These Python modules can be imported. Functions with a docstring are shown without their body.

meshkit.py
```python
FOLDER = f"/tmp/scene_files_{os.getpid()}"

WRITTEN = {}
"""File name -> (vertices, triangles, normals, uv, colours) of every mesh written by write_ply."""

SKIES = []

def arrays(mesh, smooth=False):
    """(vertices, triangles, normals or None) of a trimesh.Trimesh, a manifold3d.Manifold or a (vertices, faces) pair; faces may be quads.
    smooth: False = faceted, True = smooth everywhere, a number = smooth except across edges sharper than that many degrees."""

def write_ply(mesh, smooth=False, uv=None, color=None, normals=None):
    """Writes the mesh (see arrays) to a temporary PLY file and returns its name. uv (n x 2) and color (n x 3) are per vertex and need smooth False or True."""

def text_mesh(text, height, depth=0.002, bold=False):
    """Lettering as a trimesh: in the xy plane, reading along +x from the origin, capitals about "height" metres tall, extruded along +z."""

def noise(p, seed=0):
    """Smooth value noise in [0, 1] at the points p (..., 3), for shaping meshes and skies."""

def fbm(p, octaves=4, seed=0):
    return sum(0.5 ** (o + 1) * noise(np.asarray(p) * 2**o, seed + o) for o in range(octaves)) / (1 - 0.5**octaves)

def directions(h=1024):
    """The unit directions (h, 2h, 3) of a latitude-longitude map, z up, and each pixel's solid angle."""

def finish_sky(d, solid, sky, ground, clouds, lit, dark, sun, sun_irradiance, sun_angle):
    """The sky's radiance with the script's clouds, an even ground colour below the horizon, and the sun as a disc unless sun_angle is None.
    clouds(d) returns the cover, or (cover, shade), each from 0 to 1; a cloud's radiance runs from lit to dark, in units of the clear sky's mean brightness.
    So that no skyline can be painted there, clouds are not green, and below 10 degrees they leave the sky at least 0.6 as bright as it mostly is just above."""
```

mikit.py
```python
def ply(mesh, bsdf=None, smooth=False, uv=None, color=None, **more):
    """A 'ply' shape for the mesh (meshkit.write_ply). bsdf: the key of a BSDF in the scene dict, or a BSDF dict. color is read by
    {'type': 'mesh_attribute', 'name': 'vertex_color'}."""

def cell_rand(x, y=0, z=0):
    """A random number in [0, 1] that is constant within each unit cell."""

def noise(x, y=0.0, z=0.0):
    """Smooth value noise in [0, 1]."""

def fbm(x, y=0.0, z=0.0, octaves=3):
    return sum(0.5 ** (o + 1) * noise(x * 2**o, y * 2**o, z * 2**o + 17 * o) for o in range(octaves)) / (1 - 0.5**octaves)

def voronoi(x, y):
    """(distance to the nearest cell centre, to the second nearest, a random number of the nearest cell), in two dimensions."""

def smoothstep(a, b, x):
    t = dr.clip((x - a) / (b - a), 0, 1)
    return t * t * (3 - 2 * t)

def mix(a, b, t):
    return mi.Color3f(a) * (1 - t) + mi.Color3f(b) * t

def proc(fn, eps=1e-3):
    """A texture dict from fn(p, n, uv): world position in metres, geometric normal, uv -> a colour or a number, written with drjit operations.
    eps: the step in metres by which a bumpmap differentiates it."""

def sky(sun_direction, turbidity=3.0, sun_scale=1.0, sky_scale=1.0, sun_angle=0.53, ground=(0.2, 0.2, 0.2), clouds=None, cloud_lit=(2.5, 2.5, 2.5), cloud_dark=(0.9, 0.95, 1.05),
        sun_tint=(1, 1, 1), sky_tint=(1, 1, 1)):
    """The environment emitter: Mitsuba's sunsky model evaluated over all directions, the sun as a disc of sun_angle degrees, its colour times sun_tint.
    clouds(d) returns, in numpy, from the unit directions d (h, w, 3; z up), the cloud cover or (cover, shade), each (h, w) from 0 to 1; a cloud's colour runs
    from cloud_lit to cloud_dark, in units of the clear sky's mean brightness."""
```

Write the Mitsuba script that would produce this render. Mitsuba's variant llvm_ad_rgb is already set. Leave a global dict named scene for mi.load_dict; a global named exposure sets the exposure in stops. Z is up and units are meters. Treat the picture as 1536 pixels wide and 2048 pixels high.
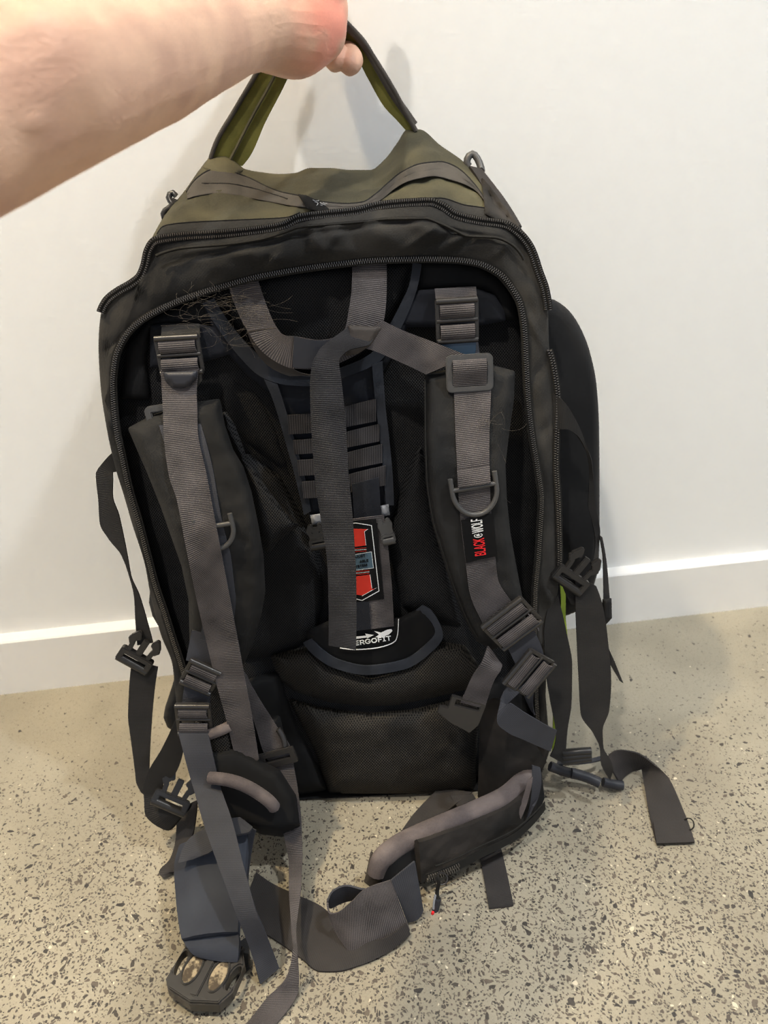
import math, random
import numpy as np, trimesh, drjit as dr, mitsuba as mi, mikit, meshkit, manifold3d as m3
from scipy.interpolate import PchipInterpolator, CubicSpline
from scipy.spatial import Delaunay
import shapely.geometry as sg
from shapely import affinity
T = mi.ScalarTransform4f
RNG = np.random.default_rng(7)
scene, labels = {'type': 'scene'}, {}

# ------------------------------------------------------------------ camera, light, exposure
exposure = 1.58
H, PITCH, ROLL, FPX = 0.68, math.radians(27), math.radians(-3.06), 768 / math.tan(math.radians(26.5))
F_ = np.array([0, math.cos(PITCH), -math.sin(PITCH)]); R0 = np.array([1., 0, 0]); U0 = np.cross(R0, F_)
R_ = math.cos(ROLL) * R0 + math.sin(ROLL) * U0
U_ = math.cos(ROLL) * U0 - math.sin(ROLL) * R0
CAM = np.array([0, 0, H])
scene['camera'] = {'type': 'thinlens', 'fov': 53.0, 'fov_axis': 'x', 'aperture_radius': 0.0019, 'focus_distance': 0.72, 'near_clip': 0.02, 'far_clip': 50.0,
                   'to_world': T().look_at(origin=CAM.tolist(), target=(CAM + F_).tolist(), up=U_.tolist())}
scene['room_light'] = {'type': 'constant', 'radiance': {'type': 'rgb', 'value': [0.15, 0.168, 0.20]}}
LAMPS = [(-0.42, -0.30, (1.0, 0.94, 0.85), 440), (-0.85, 0.40, (1.0, 0.81, 0.52), 640), (1.00, 0.20, (0.92, 0.97, 1.0), 500)]
CEIL = 2.45

# ------------------------------------------------------------------ where things are: picture ray -> point on a real plane of the room
YAW = math.radians(5.75); WD = 0.893; SKH = 0.085
WN = np.array([-math.sin(YAW), math.cos(YAW), 0.])          # wall: WN.x = WD

def ray(px, py):
    px, py = np.asarray(px, float), np.asarray(py, float)
    return F_ + (px[..., None] - 768) / FPX * R_ - (py[..., None] - 1024) / FPX * U_
def onfloor(px, py, z=0.):
    d = ray(px, py); t = (z - H) / d[..., 2]
    return CAM + d * t[..., None]
def atdepth(px, py, dep):
    return CAM + ray(px, py) * np.asarray(dep, float)[..., None]
LEAN = math.radians(8)
B0 = onfloor(np.array(800.), np.array(1600.))
PN = np.array([0, -math.cos(LEAN), math.sin(LEAN)])          # front of the pack, towards the viewer
PV = np.array([0, math.sin(LEAN), math.cos(LEAN)])
def P(px, py, off=0.):
    d = ray(px, py); off = np.asarray(off, float)
    t = (off + (B0 - CAM) @ PN) / (d @ PN)
    return CAM + d * t[..., None]
def depth_of(p): return (np.asarray(p) - CAM) @ F_
def pt(x, y, o):
    x, y = np.array(float(x)), np.array(float(y))
    if isinstance(o, str):
        v = float(o[1:])
        if o[0] == 'g': return onfloor(x, y, v)
        if o[0] == 'd': return atdepth(x, y, v)
        if o[0] == 'w':                                      # v metres in front of the wall
            d = ray(x, y); return CAM + d * ((WD - v - CAM @ WN) / (d @ WN))
        if o[0] == 'y':                                      # vertical plane at world y
            d = ray(x, y); return CAM + d * ((v - CAM[1]) / d[1])
    return P(x, y, o)

# ------------------------------------------------------------------ materials
def rgb(*c): return {'type': 'rgb', 'value': list(c)}
def srgb(r, g, b):
    c = np.array([r, g, b]) / 255.
    return np.where(c < .04045, c / 12.92, ((c + .055) / 1.055) ** 2.4).tolist()
def mat(name, col, rough=.8, spec=.3, bump=None, bs=1., eps=5e-4, **kw):
    b = {'type': 'principled', 'base_color': col if isinstance(col, dict) else rgb(*col), 'roughness': rough, 'specular': spec, **kw}
    if bump is not None: b = {'type': 'bumpmap', 'arbitrary': mikit.proc(bump, eps=eps), 'scale': bs, 'bsdf': b}
    scene[name] = {'type': 'twosided', 'bsdf': b}
def C3(c): return mi.Color3f(*[float(v) for v in c])
N = mikit.noise; FB = mikit.fbm; SS = mikit.smoothstep; MIX = mikit.mix

def cloth(name, c0, c1, scale=25., rough=.85, weave=2200., bs=.00025, spec=.25):
    def col(p, n, uv):
        k = FB(p.x * scale, p.y * scale, p.z * scale, 3)
        f = N(p.x * 900, p.y * 900, p.z * 900)
        return MIX(C3(c0), C3(c1), dr.clip(SS(.3, .72, k) * .8 + .2 * f, 0, 1))
    def bmp(p, n, uv):
        return .5 + .25 * dr.sin(p.x * weave + p.y * 300) * dr.sin(p.z * weave)
    mat(name, mikit.proc(col), rough, spec, bmp, bs, 2e-4, sheen=.15)
def webbing(name, c0, c1, pitch=.00165, rough=.7, bs=.0006, spec=.3):
    def col(p, n, uv):
        r = .5 + .5 * dr.cos(uv.y * (2 * math.pi / pitch))
        f = FB(p.x * 60, p.y * 60, p.z * 60, 2)
        w = .5 + .5 * dr.sin(uv.x * (2 * math.pi / .0011))
        return MIX(C3(c0), C3(c1), dr.clip(.50 * r + .55 * f + .12 * w - .1, 0, 1))
    def bmp(p, n, uv):
        return .5 + .5 * dr.cos(uv.y * (2 * math.pi / pitch)) * (.8 + .2 * dr.sin(uv.x * 5700))
    mat(name, mikit.proc(col), rough, spec, bmp, bs, 1e-4)
def netting(name, c0, c1, pitch=.0026, rough=.8):
    k = 2 * math.pi / pitch
    def pat(p):
        u, v = p.x * k, (p.z * 1.0 + p.y * .25) * k
        return .5 + .5 * dr.cos(u) * dr.cos(v * .8)
    def col(p, n, uv):
        a = SS(.45, .8, pat(p))
        d = FB(p.x * 30, p.y * 30, p.z * 30, 3)
        return MIX(C3(c0), C3(c1), dr.clip(1 - a, 0, 1) * (.5 + d))
    mat(name, mikit.proc(col), rough, .25, lambda p, n, uv: 1 - pat(p), .0008, 2e-4)

cloth('m_fabric', srgb(30, 29, 28), srgb(52, 48, 45), 30)
cloth('m_border', srgb(30, 30, 30), srgb(59, 57, 54), 17)
cloth('m_black', srgb(18, 18, 19), srgb(28, 28, 29), 20)
cloth('m_pad', srgb(27, 27, 27), srgb(40, 39, 38), 25)
cloth('m_olive', srgb(56, 54, 43), srgb(82, 78, 59), 24, weave=1500)
cloth('m_band', srgb(58, 55, 51), srgb(78, 74, 69), 40)
cloth('m_lime', srgb(88, 87, 42), srgb(122, 119, 60), 30, weave=1500)
cloth('m_lime_bright', srgb(150, 172, 60), srgb(165, 185, 75), 30)
cloth('m_navy', srgb(24, 26, 31), srgb(33, 35, 42), 30)
cloth('m_bind', srgb(36, 39, 45), srgb(50, 53, 60), 40)
cloth('m_edge', srgb(84, 77, 77), srgb(116, 106, 103), 50)
cloth('m_neo', srgb(50, 53, 62), srgb(62, 66, 75), 18, rough=.75)
cloth('m_leather', srgb(58, 54, 52), srgb(74, 68, 64), 30, rough=.55)
webbing('m_web', srgb(22, 22, 24), srgb(108, 102, 102))
webbing('m_web_back', srgb(47, 48, 53), srgb(66, 67, 73), bs=.0002)
webbing('m_webdark', srgb(24, 24, 24), srgb(42, 40, 39), bs=.0003)
webbing('m_webbrown', srgb(38, 36, 35), srgb(62, 58, 57), bs=.0004)
webbing('m_web_shaded', srgb(20, 20, 22), srgb(64, 63, 66))  # same webbing as m_web, with the shadow over the middle painted in
webbing('m_ladder', srgb(22, 22, 24), srgb(76, 73, 75), pitch=.0022)
netting('m_mesh', srgb(3, 3, 4), srgb(40, 40, 41))
netting('m_mesh_lumbar', srgb(4, 4, 4), srgb(50, 47, 43), pitch=.0030)
mat('m_plastic', srgb(44, 42, 41), .34, .6)
mat('m_plastic_black', srgb(34, 33, 33), .35, .5)
mat('m_plastic_gray', srgb(72, 71, 70), .42, .5)
mat('m_tab_daylit', srgb(58, 78, 97), .4, .5)  # reflected daylight painted into the thumb tab as a blue base colour
mat('m_rubber', srgb(42, 43, 49), .5, .4)
mat('m_dark', srgb(14, 14, 15), .8, .2)
mat('m_teeth', srgb(70, 67, 63), .2, .9)
mat('m_tape', srgb(34, 33, 31), .8, .2)
mat('m_white', srgb(225, 225, 222), .6, .3)
mat('m_red', srgb(205, 52, 38), .6, .3)
mat('m_logo_red', srgb(226, 40, 44), .6, .3)
mat('m_bluegray', srgb(72, 92, 104), .6, .3)
mat('m_silver', srgb(150, 152, 156), .35, .5)
mat('m_hair', srgb(104, 96, 86), .6, .3)
mat('m_grime', mikit.proc(lambda p, n, uv: MIX(C3(srgb(84, 74, 62)), C3(srgb(176, 160, 132)), SS(.4, .68, FB(p.x * 260, p.y * 260, p.z * 260, 3)))), .8, .2)

# room
def wall_bump(p, n, uv): return FB(p.x * 260, p.z * 420, p.y * 260, 2)
mat('m_wall', srgb(235, 235, 232), .7, .25, wall_bump, .00018, 1e-3)
mat('m_skirting', srgb(240, 238, 233), .32, .5)
mat('m_ceiling', srgb(235, 233, 228), .9, .1)
def floor_col(p, n, uv):
    x, y = p.x, p.y
    wx = x + .006 * (N(x * 90, y * 90) - .5); wy = y + .006 * (N(x * 90 + 31, y * 90 + 7) - .5)
    big = FB(x * 3.1 + 4, y * 3.1, 0, 3); mid = FB(x * 9, y * 9 + 3, 5, 3); fine = N(x * 1500, y * 1500)
    base = MIX(C3(srgb(140, 133, 117)), C3(srgb(165, 157, 139)), dr.clip(.55 * SS(.3, .7, mid) + .45 * fine, 0, 1))
    base = MIX(base, C3(srgb(134, 127, 113)), .6 * SS(.5, .75, big))
    # more stone exposed away from the wall, in patches
    dens = dr.clip(SS(.86, .34, y + .10 * (big - .5)) * .85 + .5 * (FB(x * 6 + 9, y * 6, 2, 2) - .5), .03, 1)
    sand = N(x * 520, y * 520, 3) * N(x * 900 + 5, y * 900, 1)
    base = MIX(base, C3(srgb(86, 79, 68)), .75 * SS(.44, .60, sand) * (.35 + .65 * dens))
    out = base
    for k, (sc, share, gap, sd) in enumerate(((640., .20, .12, 0.), (390., .18, .18, 11.), (190., .16, .30, 23.))):
        a, b, r = mikit.voronoi(wx * sc + sd, wy * sc * (.85 + .1 * k) + sd)
        on = SS(0, .06, (b - a) - gap) * dr.select(r < share * dens, 1.0, 0.0)
        r2 = mikit.cell_rand(r * 7919., 3 + k, 5)
        cc = MIX(C3(srgb(46, 44, 44)), C3(srgb(98, 88, 78)), r2)
        cc = dr.select(r2 > .975, C3(srgb(206, 196, 174)), cc)
        out = MIX(out, cc, on * .95)
    return out
mat('m_floor', mikit.proc(floor_col), .42, .35)

PALM_C, MOLE_C = atdepth(np.array(655.), np.array(40.), .622), atdepth(np.array(160.), np.array(77.), .375)
def skin_col(p, n, uv):
    def dist(c): return dr.sqrt(dr.square(p.x - float(c[0])) + dr.square(p.y - float(c[1])) + dr.square(p.z - float(c[2])))
    k = FB(p.x * 28, p.y * 28, p.z * 28, 3)
    c = MIX(C3(srgb(206, 163, 139)), C3(srgb(224, 182, 153)), SS(.3, .7, k))
    c = MIX(c, C3(srgb(222, 128, 108)), SS(.062, .012, dist(PALM_C)) * .8 * SS(.1, .5, FB(p.x * 45, p.y * 45, p.z * 45 + 3, 2)))
    c = MIX(c, C3(srgb(130, 84, 66)), SS(.0045, .0022, dist(MOLE_C)) * .7)
    return c * (.96 + .07 * N(p.x * 700, p.y * 700, p.z * 700))
mat('m_skin', mikit.proc(skin_col), .5, .35, lambda p, n, uv: FB(p.x * 500, p.y * 500, p.z * 500, 2), .0003, 5e-4)

# ------------------------------------------------------------------ helpers
def tri(v, f): return trimesh.Trimesh(np.asarray(v, float), np.asarray(f), process=False)
def add(key, mesh, m, smooth=40, uv=None, label=None, kind=None, cat=None):
    q = key.split('__')
    if len(q) > 3: key = '__'.join(q[:2] + q[-1:])          # thing, part, sub-part and no further
    base, i = key, 0
    while key in scene: i += 1; key = f'{base}_{i:03d}'
    scene[key] = mikit.ply(mesh, m, smooth=smooth, uv=uv)
    d = {}
    if label: d['label'] = label
    if kind: d['kind'] = kind
    if cat: d['category'] = cat
    if d: labels[key] = d
    return key
def cat_(*ms): return trimesh.util.concatenate([tri(m.vertices, m.faces) for m in ms])

def spline(pts, n=None, step=.004, kind='p'):
    pts = np.asarray(pts, float); s = np.r_[0, np.cumsum(np.linalg.norm(np.diff(pts, axis=0), axis=1) + 1e-9)]
    if n is None: n = max(2, int(s[-1] / step) + 1)
    t = np.linspace(0, s[-1], n)
    if len(pts) == 2: return np.array([np.interp(t, s, pts[:, k]) for k in range(pts.shape[1])]).T
    return (PchipInterpolator(s, pts) if kind == 'p' else CubicSpline(s, pts))(t)

def strip_mesh(Lp, Rp, th=.0016, m=5, crown=0.):
    """a strap with real thickness between two edge curves; faces do not share vertices, so that its edges stay crisp. Returns mesh, uv."""
    n = len(Lp); a = np.linspace(0, 1, m)
    mid = Lp[:, None] * (1 - a)[None, :, None] + Rp[:, None] * a[None, :, None]
    along = np.gradient((Lp + Rp) / 2, axis=0); across = Rp - Lp
    nn = np.cross(along, across); nn /= np.maximum(np.linalg.norm(nn, axis=1, keepdims=True), 1e-12)
    s = np.r_[0, np.cumsum(np.linalg.norm(np.diff((Lp + Rp) / 2, axis=0), axis=1))]
    w = np.linalg.norm(across, axis=1)
    h = (np.ones(m) * .5 * th)[None, :] + crown * (1 - (2 * a - 1) ** 2)[None, :]
    top = mid + nn[:, None] * h[:, :, None]; bot = mid - nn[:, None] * (np.ones(m) * .5 * th)[None, :, None]
    uvm = np.stack(np.broadcast_arrays(a[None, :] * w[:, None], s[:, None]), -1)
    V, Fc, UV = [], [], []
    def sheet(g, u, flip):
        o = sum(len(x) for x in V); r, c = g.shape[:2]
        i = np.arange(r * c).reshape(r, c) + o
        q = np.stack([i[:-1, :-1], i[1:, :-1], i[1:, 1:], i[:-1, 1:]], -1).reshape(-1, 4)
        if flip: q = q[:, ::-1]
        V.append(g.reshape(-1, 3)); UV.append(u.reshape(-1, 2)); Fc.append(np.vstack([q[:, [0, 1, 2]], q[:, [0, 2, 3]]]))
    sheet(top, uvm, False); sheet(bot, uvm, True)
    for e, fl in ((0, True), (m - 1, False)):
        sheet(np.stack([top[:, e], bot[:, e]], 1), np.stack([uvm[:, e], uvm[:, e] + [th, 0]], 1), fl)
    for e, fl in ((0, False), (n - 1, True)):
        sheet(np.stack([top[e], bot[e]], 1), np.stack([uvm[e], uvm[e]], 1), fl)
    return tri(np.vstack(V), np.vstack(Fc)), np.vstack(UV)

def resolve(st):
    """stations (xl, yl, xr, yr, o[, o_right]) -> edge points; o None = between its neighbours in distance"""
    Ls, Rs = [], []
    for q in st:
        o1 = q[4]; o2 = q[5] if len(q) > 5 else o1
        a = None if o1 is None else pt(q[0], q[1], o1)
        b = None if o2 is None else (pt(q[2], q[3], f'y{a[1] + float(o2[1:] or 0)}') if isinstance(o2, str) and o2[0] == 'v' else pt(q[2], q[3], o2))
        Ls.append(a); Rs.append(b)
    for lst, ix in ((Ls, 0), (Rs, 2)):
        k = [i for i, x in enumerate(lst) if x is not None]; dk = [depth_of(lst[i]) for i in k]
        for i in range(len(lst)):
            if lst[i] is None: lst[i] = atdepth(np.array(float(st[i][ix])), np.array(float(st[i][ix + 1])), np.interp(i, k, dk))
    return np.array(Ls), np.array(Rs)
def ribbon(key, st, m='m_web', th=.0016, label=None, wob=0., kind='p', crown=0., lift=True):
    Lp, Rp = resolve(st)
    n = max(6, int(max(np.linalg.norm(np.diff(Lp, axis=0), axis=1).sum(), np.linalg.norm(np.diff(Rp, axis=0), axis=1).sum()) / .003))
    mid = (Lp + Rp) / 2; s = np.r_[0, np.cumsum(np.linalg.norm(np.diff(mid, axis=0), axis=1) + 1e-6)]; t = np.linspace(0, s[-1], n)
    f = (lambda a: np.array([np.interp(t, s, a[:, k]) for k in range(3)]).T) if len(st) == 2 else (lambda a: (PchipInterpolator if kind == 'p' else CubicSpline)(s, a)(t))
    A, B = f(Lp), f(Rp)
    if wob:
        w = (meshkit.fbm(np.stack([t * 25, 0 * t, 0 * t], 1) + len(scene), 2) - .5)[:, None] * wob * PN
        A, B = A + w, B + w
    if lift:
        A[:, 2] = np.maximum(A[:, 2], .0012); B[:, 2] = np.maximum(B[:, 2], .0012)
    mesh, uv = strip_mesh(A, B, th, crown=crown)
    return add(key, mesh, m, smooth=True, uv=uv, label=label)

def dense(poly, step):
    poly = np.asarray(poly, float); out = []
    for a, b in zip(poly, np.roll(poly, -1, 0)):
        k = max(1, int(np.linalg.norm(b - a) / step)); out += [a + (b - a) * i / k for i in range(k)]
    return np.array(out)
def rounded(poly, r=6):
    g = sg.Polygon(poly).buffer(0).buffer(-r).buffer(2 * r).buffer(-r)
    if g.geom_type != 'Polygon': g = sg.Polygon(poly).buffer(r).buffer(-r)
    return np.array(g.exterior.coords)[:-1]
def triangulate(poly, step):
    b = dense(poly, step); pg = sg.Polygon(b).buffer(0)
    x0, y0, x1, y1 = pg.bounds
    gx, gy = np.meshgrid(np.arange(x0, x1, step), np.arange(y0, y1, step)); gx[1::2] += step / 2
    g = np.stack([gx.ravel(), gy.ravel()], 1)
    import shapely
    inn = shapely.contains_xy(pg.buffer(-step * .45), g[:, 0], g[:, 1]); pts = np.vstack([b, g[inn]])
    d = Delaunay(pts).simplices; c = pts[d].mean(1)
    d = d[shapely.contains_xy(pg, c[:, 0], c[:, 1])]
    a = pts[d]; ar = (a[:, 1, 0] - a[:, 0, 0]) * (a[:, 2, 1] - a[:, 0, 1]) - (a[:, 1, 1] - a[:, 0, 1]) * (a[:, 2, 0] - a[:, 0, 0])
    d = d[np.abs(ar) > 1e-6]; ar = ar[np.abs(ar) > 1e-6]; d[ar > 0] = d[ar > 0][:, ::-1]
    dist = shapely.distance(pg.exterior, shapely.points(pts))
    return pts, d, dist, len(b)
def pad(key, poly, off, thick, r=None, m='m_pad', step=8, wr=0., wsc=60., base=.002, label=None, rnd=6, surf=P, grooves=()):
    """a cushion: outline in the picture, laid on the pack's front at distance off, thick metres high with a rounded rim r px wide"""
    if rnd: poly = rounded(poly, rnd)
    pts, d, dist, nb = triangulate(poly, step); r = r or 25
    offv = off(pts[:, 0], pts[:, 1]) if callable(off) else np.full(len(pts), off)
    q = np.clip(dist / r, 0, 1); h = thick * np.sqrt(np.clip(1 - (1 - q) ** 2, 0, 1))
    lo = surf(pts[:, 0], pts[:, 1], offv - base); hi = surf(pts[:, 0], pts[:, 1], offv)
    if wr: h = h + wr * q * (meshkit.fbm(hi * wsc + len(scene), 3) - .5) * 2
    for gp, gw, gd in grooves:
        gdist = np.array([sg.LineString(gp).distance(sg.Point(*x)) for x in pts]); h = h - gd * np.exp(-(gdist / gw) ** 2)
    hi = surf(pts[:, 0], pts[:, 1], offv + h)
    n = len(pts); bi = np.arange(nb); bj = np.roll(bi, -1)
    side = np.vstack([np.stack([bi, bj, bj + n], 1), np.stack([bi, bj + n, bi + n], 1)])
    v = np.vstack([hi, lo]); v[:, 2] = np.maximum(v[:, 2], .001)
    mesh = tri(v, np.vstack([d, d[:, ::-1] + n, side]))
    trimesh.repair.fix_normals(mesh)
    return add(key, mesh, m, smooth=55, label=label)

def tube_mesh(path, r, sides=8, cap=True):
    path = np.asarray(path, float); n = len(path); r = np.broadcast_to(r, n)
    t = np.gradient(path, axis=0); t /= np.maximum(np.linalg.norm(t, axis=1, keepdims=True), 1e-12)
    ref = np.array([0, 0, 1.]) if abs(t[0] @ [0, 0, 1.]) < .9 else np.array([1., 0, 0])
    u = np.cross(t[0], ref); u /= np.linalg.norm(u); ring = []
    for i in range(n):
        u = u - t[i] * (u @ t[i]); u /= np.linalg.norm(u); w = np.cross(t[i], u)
        a = np.linspace(0, 2 * math.pi, sides, endpoint=False)
        ring.append(path[i] + r[i] * (np.cos(a)[:, None] * u + np.sin(a)[:, None] * w))
    v = np.vstack(ring + [path[:1], path[-1:]]); f = []
    for i in range(n - 1):
        for j in range(sides):
            a, b = i * sides + j, i * sides + (j + 1) % sides; f += [[a, b, b + sides], [a, b + sides, a + sides]]
    for j in range(sides):
        f += [[n * sides, (j + 1) % sides, j], [n * sides + 1, (n - 1) * sides + j, (n - 1) * sides + (j + 1) % sides]]
    return tri(v, f)
def tube(key, pts, r, m, sides=8, step=.003, label=None, kind='c'):
    p = spline(np.array([pt(*q) for q in pts]), step=step, kind=kind)
    return add(key, tube_mesh(p, r, sides), m, smooth=50, label=label)

def plate(poly, t, b=.0006):
    """flat moulded piece in its own xy plane, z from -t/2 to t/2, with stepped bevels"""
    out = []
    for g in getattr(poly, 'geoms', [poly]):
        out.append(trimesh.creation.extrude_polygon(g, t - 2 * b, engine='earcut').apply_translation([0, 0, b - t / 2]))
        s = g.buffer(-b)
        for q in getattr(s, 'geoms', [s]):
            if not q.is_empty: out.append(trimesh.creation.extrude_polygon(q, t, engine='earcut').apply_translation([0, 0, -t / 2]))
    return cat_(*out)
def cyl(a, b, r, sides=14): return tube_mesh(np.linspace(np.asarray(a, float), np.asarray(b, float), 3), r, sides)
def frame_at(c, right, o=0., o2=None, tilt=0.):
    """local frame at picture point c on the pack's front (o metres out); x towards the picture point right. Returns 4x4, half width"""
    a = pt(c[0], c[1], o); b = pt(right[0], right[1], o if o2 is None else o2)
    ux = b - a; hw = np.linalg.norm(ux); ux /= hw
    nz = PN - ux * (PN @ ux); nz /= np.linalg.norm(nz); uy = np.cross(nz, ux)
    if tilt: uy, nz = math.cos(tilt) * uy + math.sin(tilt) * nz, math.cos(tilt) * nz - math.sin(tilt) * uy
    M = np.eye(4); M[:3, 0], M[:3, 1], M[:3, 2], M[:3, 3] = ux, uy, nz, a
    return M, hw
def floor_frame(c, right, z):
    a = onfloor(np.array(float(c[0])), np.array(float(c[1])), z); b = onfloor(np.array(float(right[0])), np.array(float(right[1])), z)
    ux = b - a; hw = np.linalg.norm(ux); ux /= hw; nz = np.array([0, 0, 1.]); uy = np.cross(nz, ux)
    M = np.eye(4); M[:3, 0], M[:3, 1], M[:3, 2], M[:3, 3] = ux, uy, nz, a
    return M, hw
def put(mesh, M): return mesh.copy().apply_transform(M)

def ladder(key, c, right, hh, o, m='m_plastic', tab=True, web='m_web', tilt=.12, tabm='m_plastic', label=None, tabl=.75):
    """a ladder-lock buckle hh metres half high: frame, raised bars wrapped by strap, and the thumb tab"""
    M, hw = frame_at(c, right, o, tilt=tilt)
    fr = sg.box(-hw, -hh, hw, hh).buffer(-.003).buffer(.003)
    w = hw - .0035
    fr = fr.difference(sg.box(-w, hh * .12, w, hh * .80)).difference(sg.box(-w, -hh * .80, w, -hh * .10))
    body = [plate(fr, .0045)]
    body += [cyl([-hw + .001, y, z], [hw - .001, y, z], r) for y, z, r in ((hh * .88, .0015, .0026), (0, .001, .0020), (-hh * .9, .0030, .0026))]
    b = add(key, put(cat_(*body), M), m, smooth=40, label=label)
    for y, z in ((hh * .44, .0008), (-hh * .50, .0030)):
        Lp = np.array([[-w + .0004, y + hh * .30 * math.cos(t), z + .0038 * math.sin(t)] for t in np.linspace(.05, math.pi - .05, 12)])
        Rp = Lp * [-1, 1, 1]
        ms, uv = strip_mesh(Lp, Rp, .0014); add(f'{b}__webbing_wrap', put(ms, M), web, smooth=True, uv=uv)
    if tab:
        tb = sg.Polygon([(-w, -hh), (w, -hh), (w * .95, -hh * (1 + tabl * .5)), (w * .6, -hh * (1 + tabl)), (-w * .6, -hh * (1 + tabl)), (-w * .95, -hh * (1 + tabl * .5))]).buffer(.002).buffer(-.001)
        add(f'{b}__thumb_tab', put(plate(tb, .0025), M).apply_translation(PN * .002), tabm, smooth=40)
    return b

def side_buckle_male(key, M, w=.032, l=.036, m='m_plastic_black', label=None):
    """three-pronged half of a side-release buckle, prongs towards +y"""
    base = sg.box(-w / 2, -l / 2, w / 2, -l * .12).buffer(-.002).buffer(.003).difference(sg.box(-w * .36, -l * .38, w * .36, -l * .25))
    mid = sg.box(-.0022, -l * .15, .0022, l * .36).buffer(.0012)
    arm = sg.LineString([(w * .30, -l * .15), (w * .33, l * .12), (w * .42, l * .30), (w * .30, l * .48), (w * .24, l * .34)]).buffer(.0024)
    sh = sg.Polygon([(w * .30, l * .44), (w * .48, l * .22), (w * .40, l * .12), (w * .26, l * .3)]).buffer(.0012)
    arms = [arm, affinity.scale(arm, -1, 1, origin=(0, 0)), sh, affinity.scale(sh, -1, 1, origin=(0, 0))]
    from shapely import union_all
    g = cat_(plate(base, .0085, .001), plate(union_all([mid] + arms), .0052, .0008), put(cyl([-w * .5, -l * .46, 0], [w * .5, -l * .46, 0], .0046), np.eye(4)))
    return add(key, put(g, M), m, smooth=40, label=label)
def side_buckle_female(key, M, w=.034, l=.032, m='m_plastic_black', label=None):
    o = sg.box(-w / 2, -l / 2, w / 2, l / 2).buffer(-.004).buffer(.004)
    for s in (-1, 1): o = o.difference(affinity.scale(sg.Point(s * w * .5, 0).buffer(.006), .7, 1.5))
    g = cat_(plate(o, .010, .0012), cyl([-w * .45, -l * .55, 0], [w * .45, -l * .55, 0], .004), *[plate(affinity.translate(sg.box(-.002, -l * .3, .002, l * .4).buffer(.001), s * w * .22, 0), .0125, .0008) for s in (-1, 0, 1)])
    return add(key, put(g, M), m, smooth=40, label=label)

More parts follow.
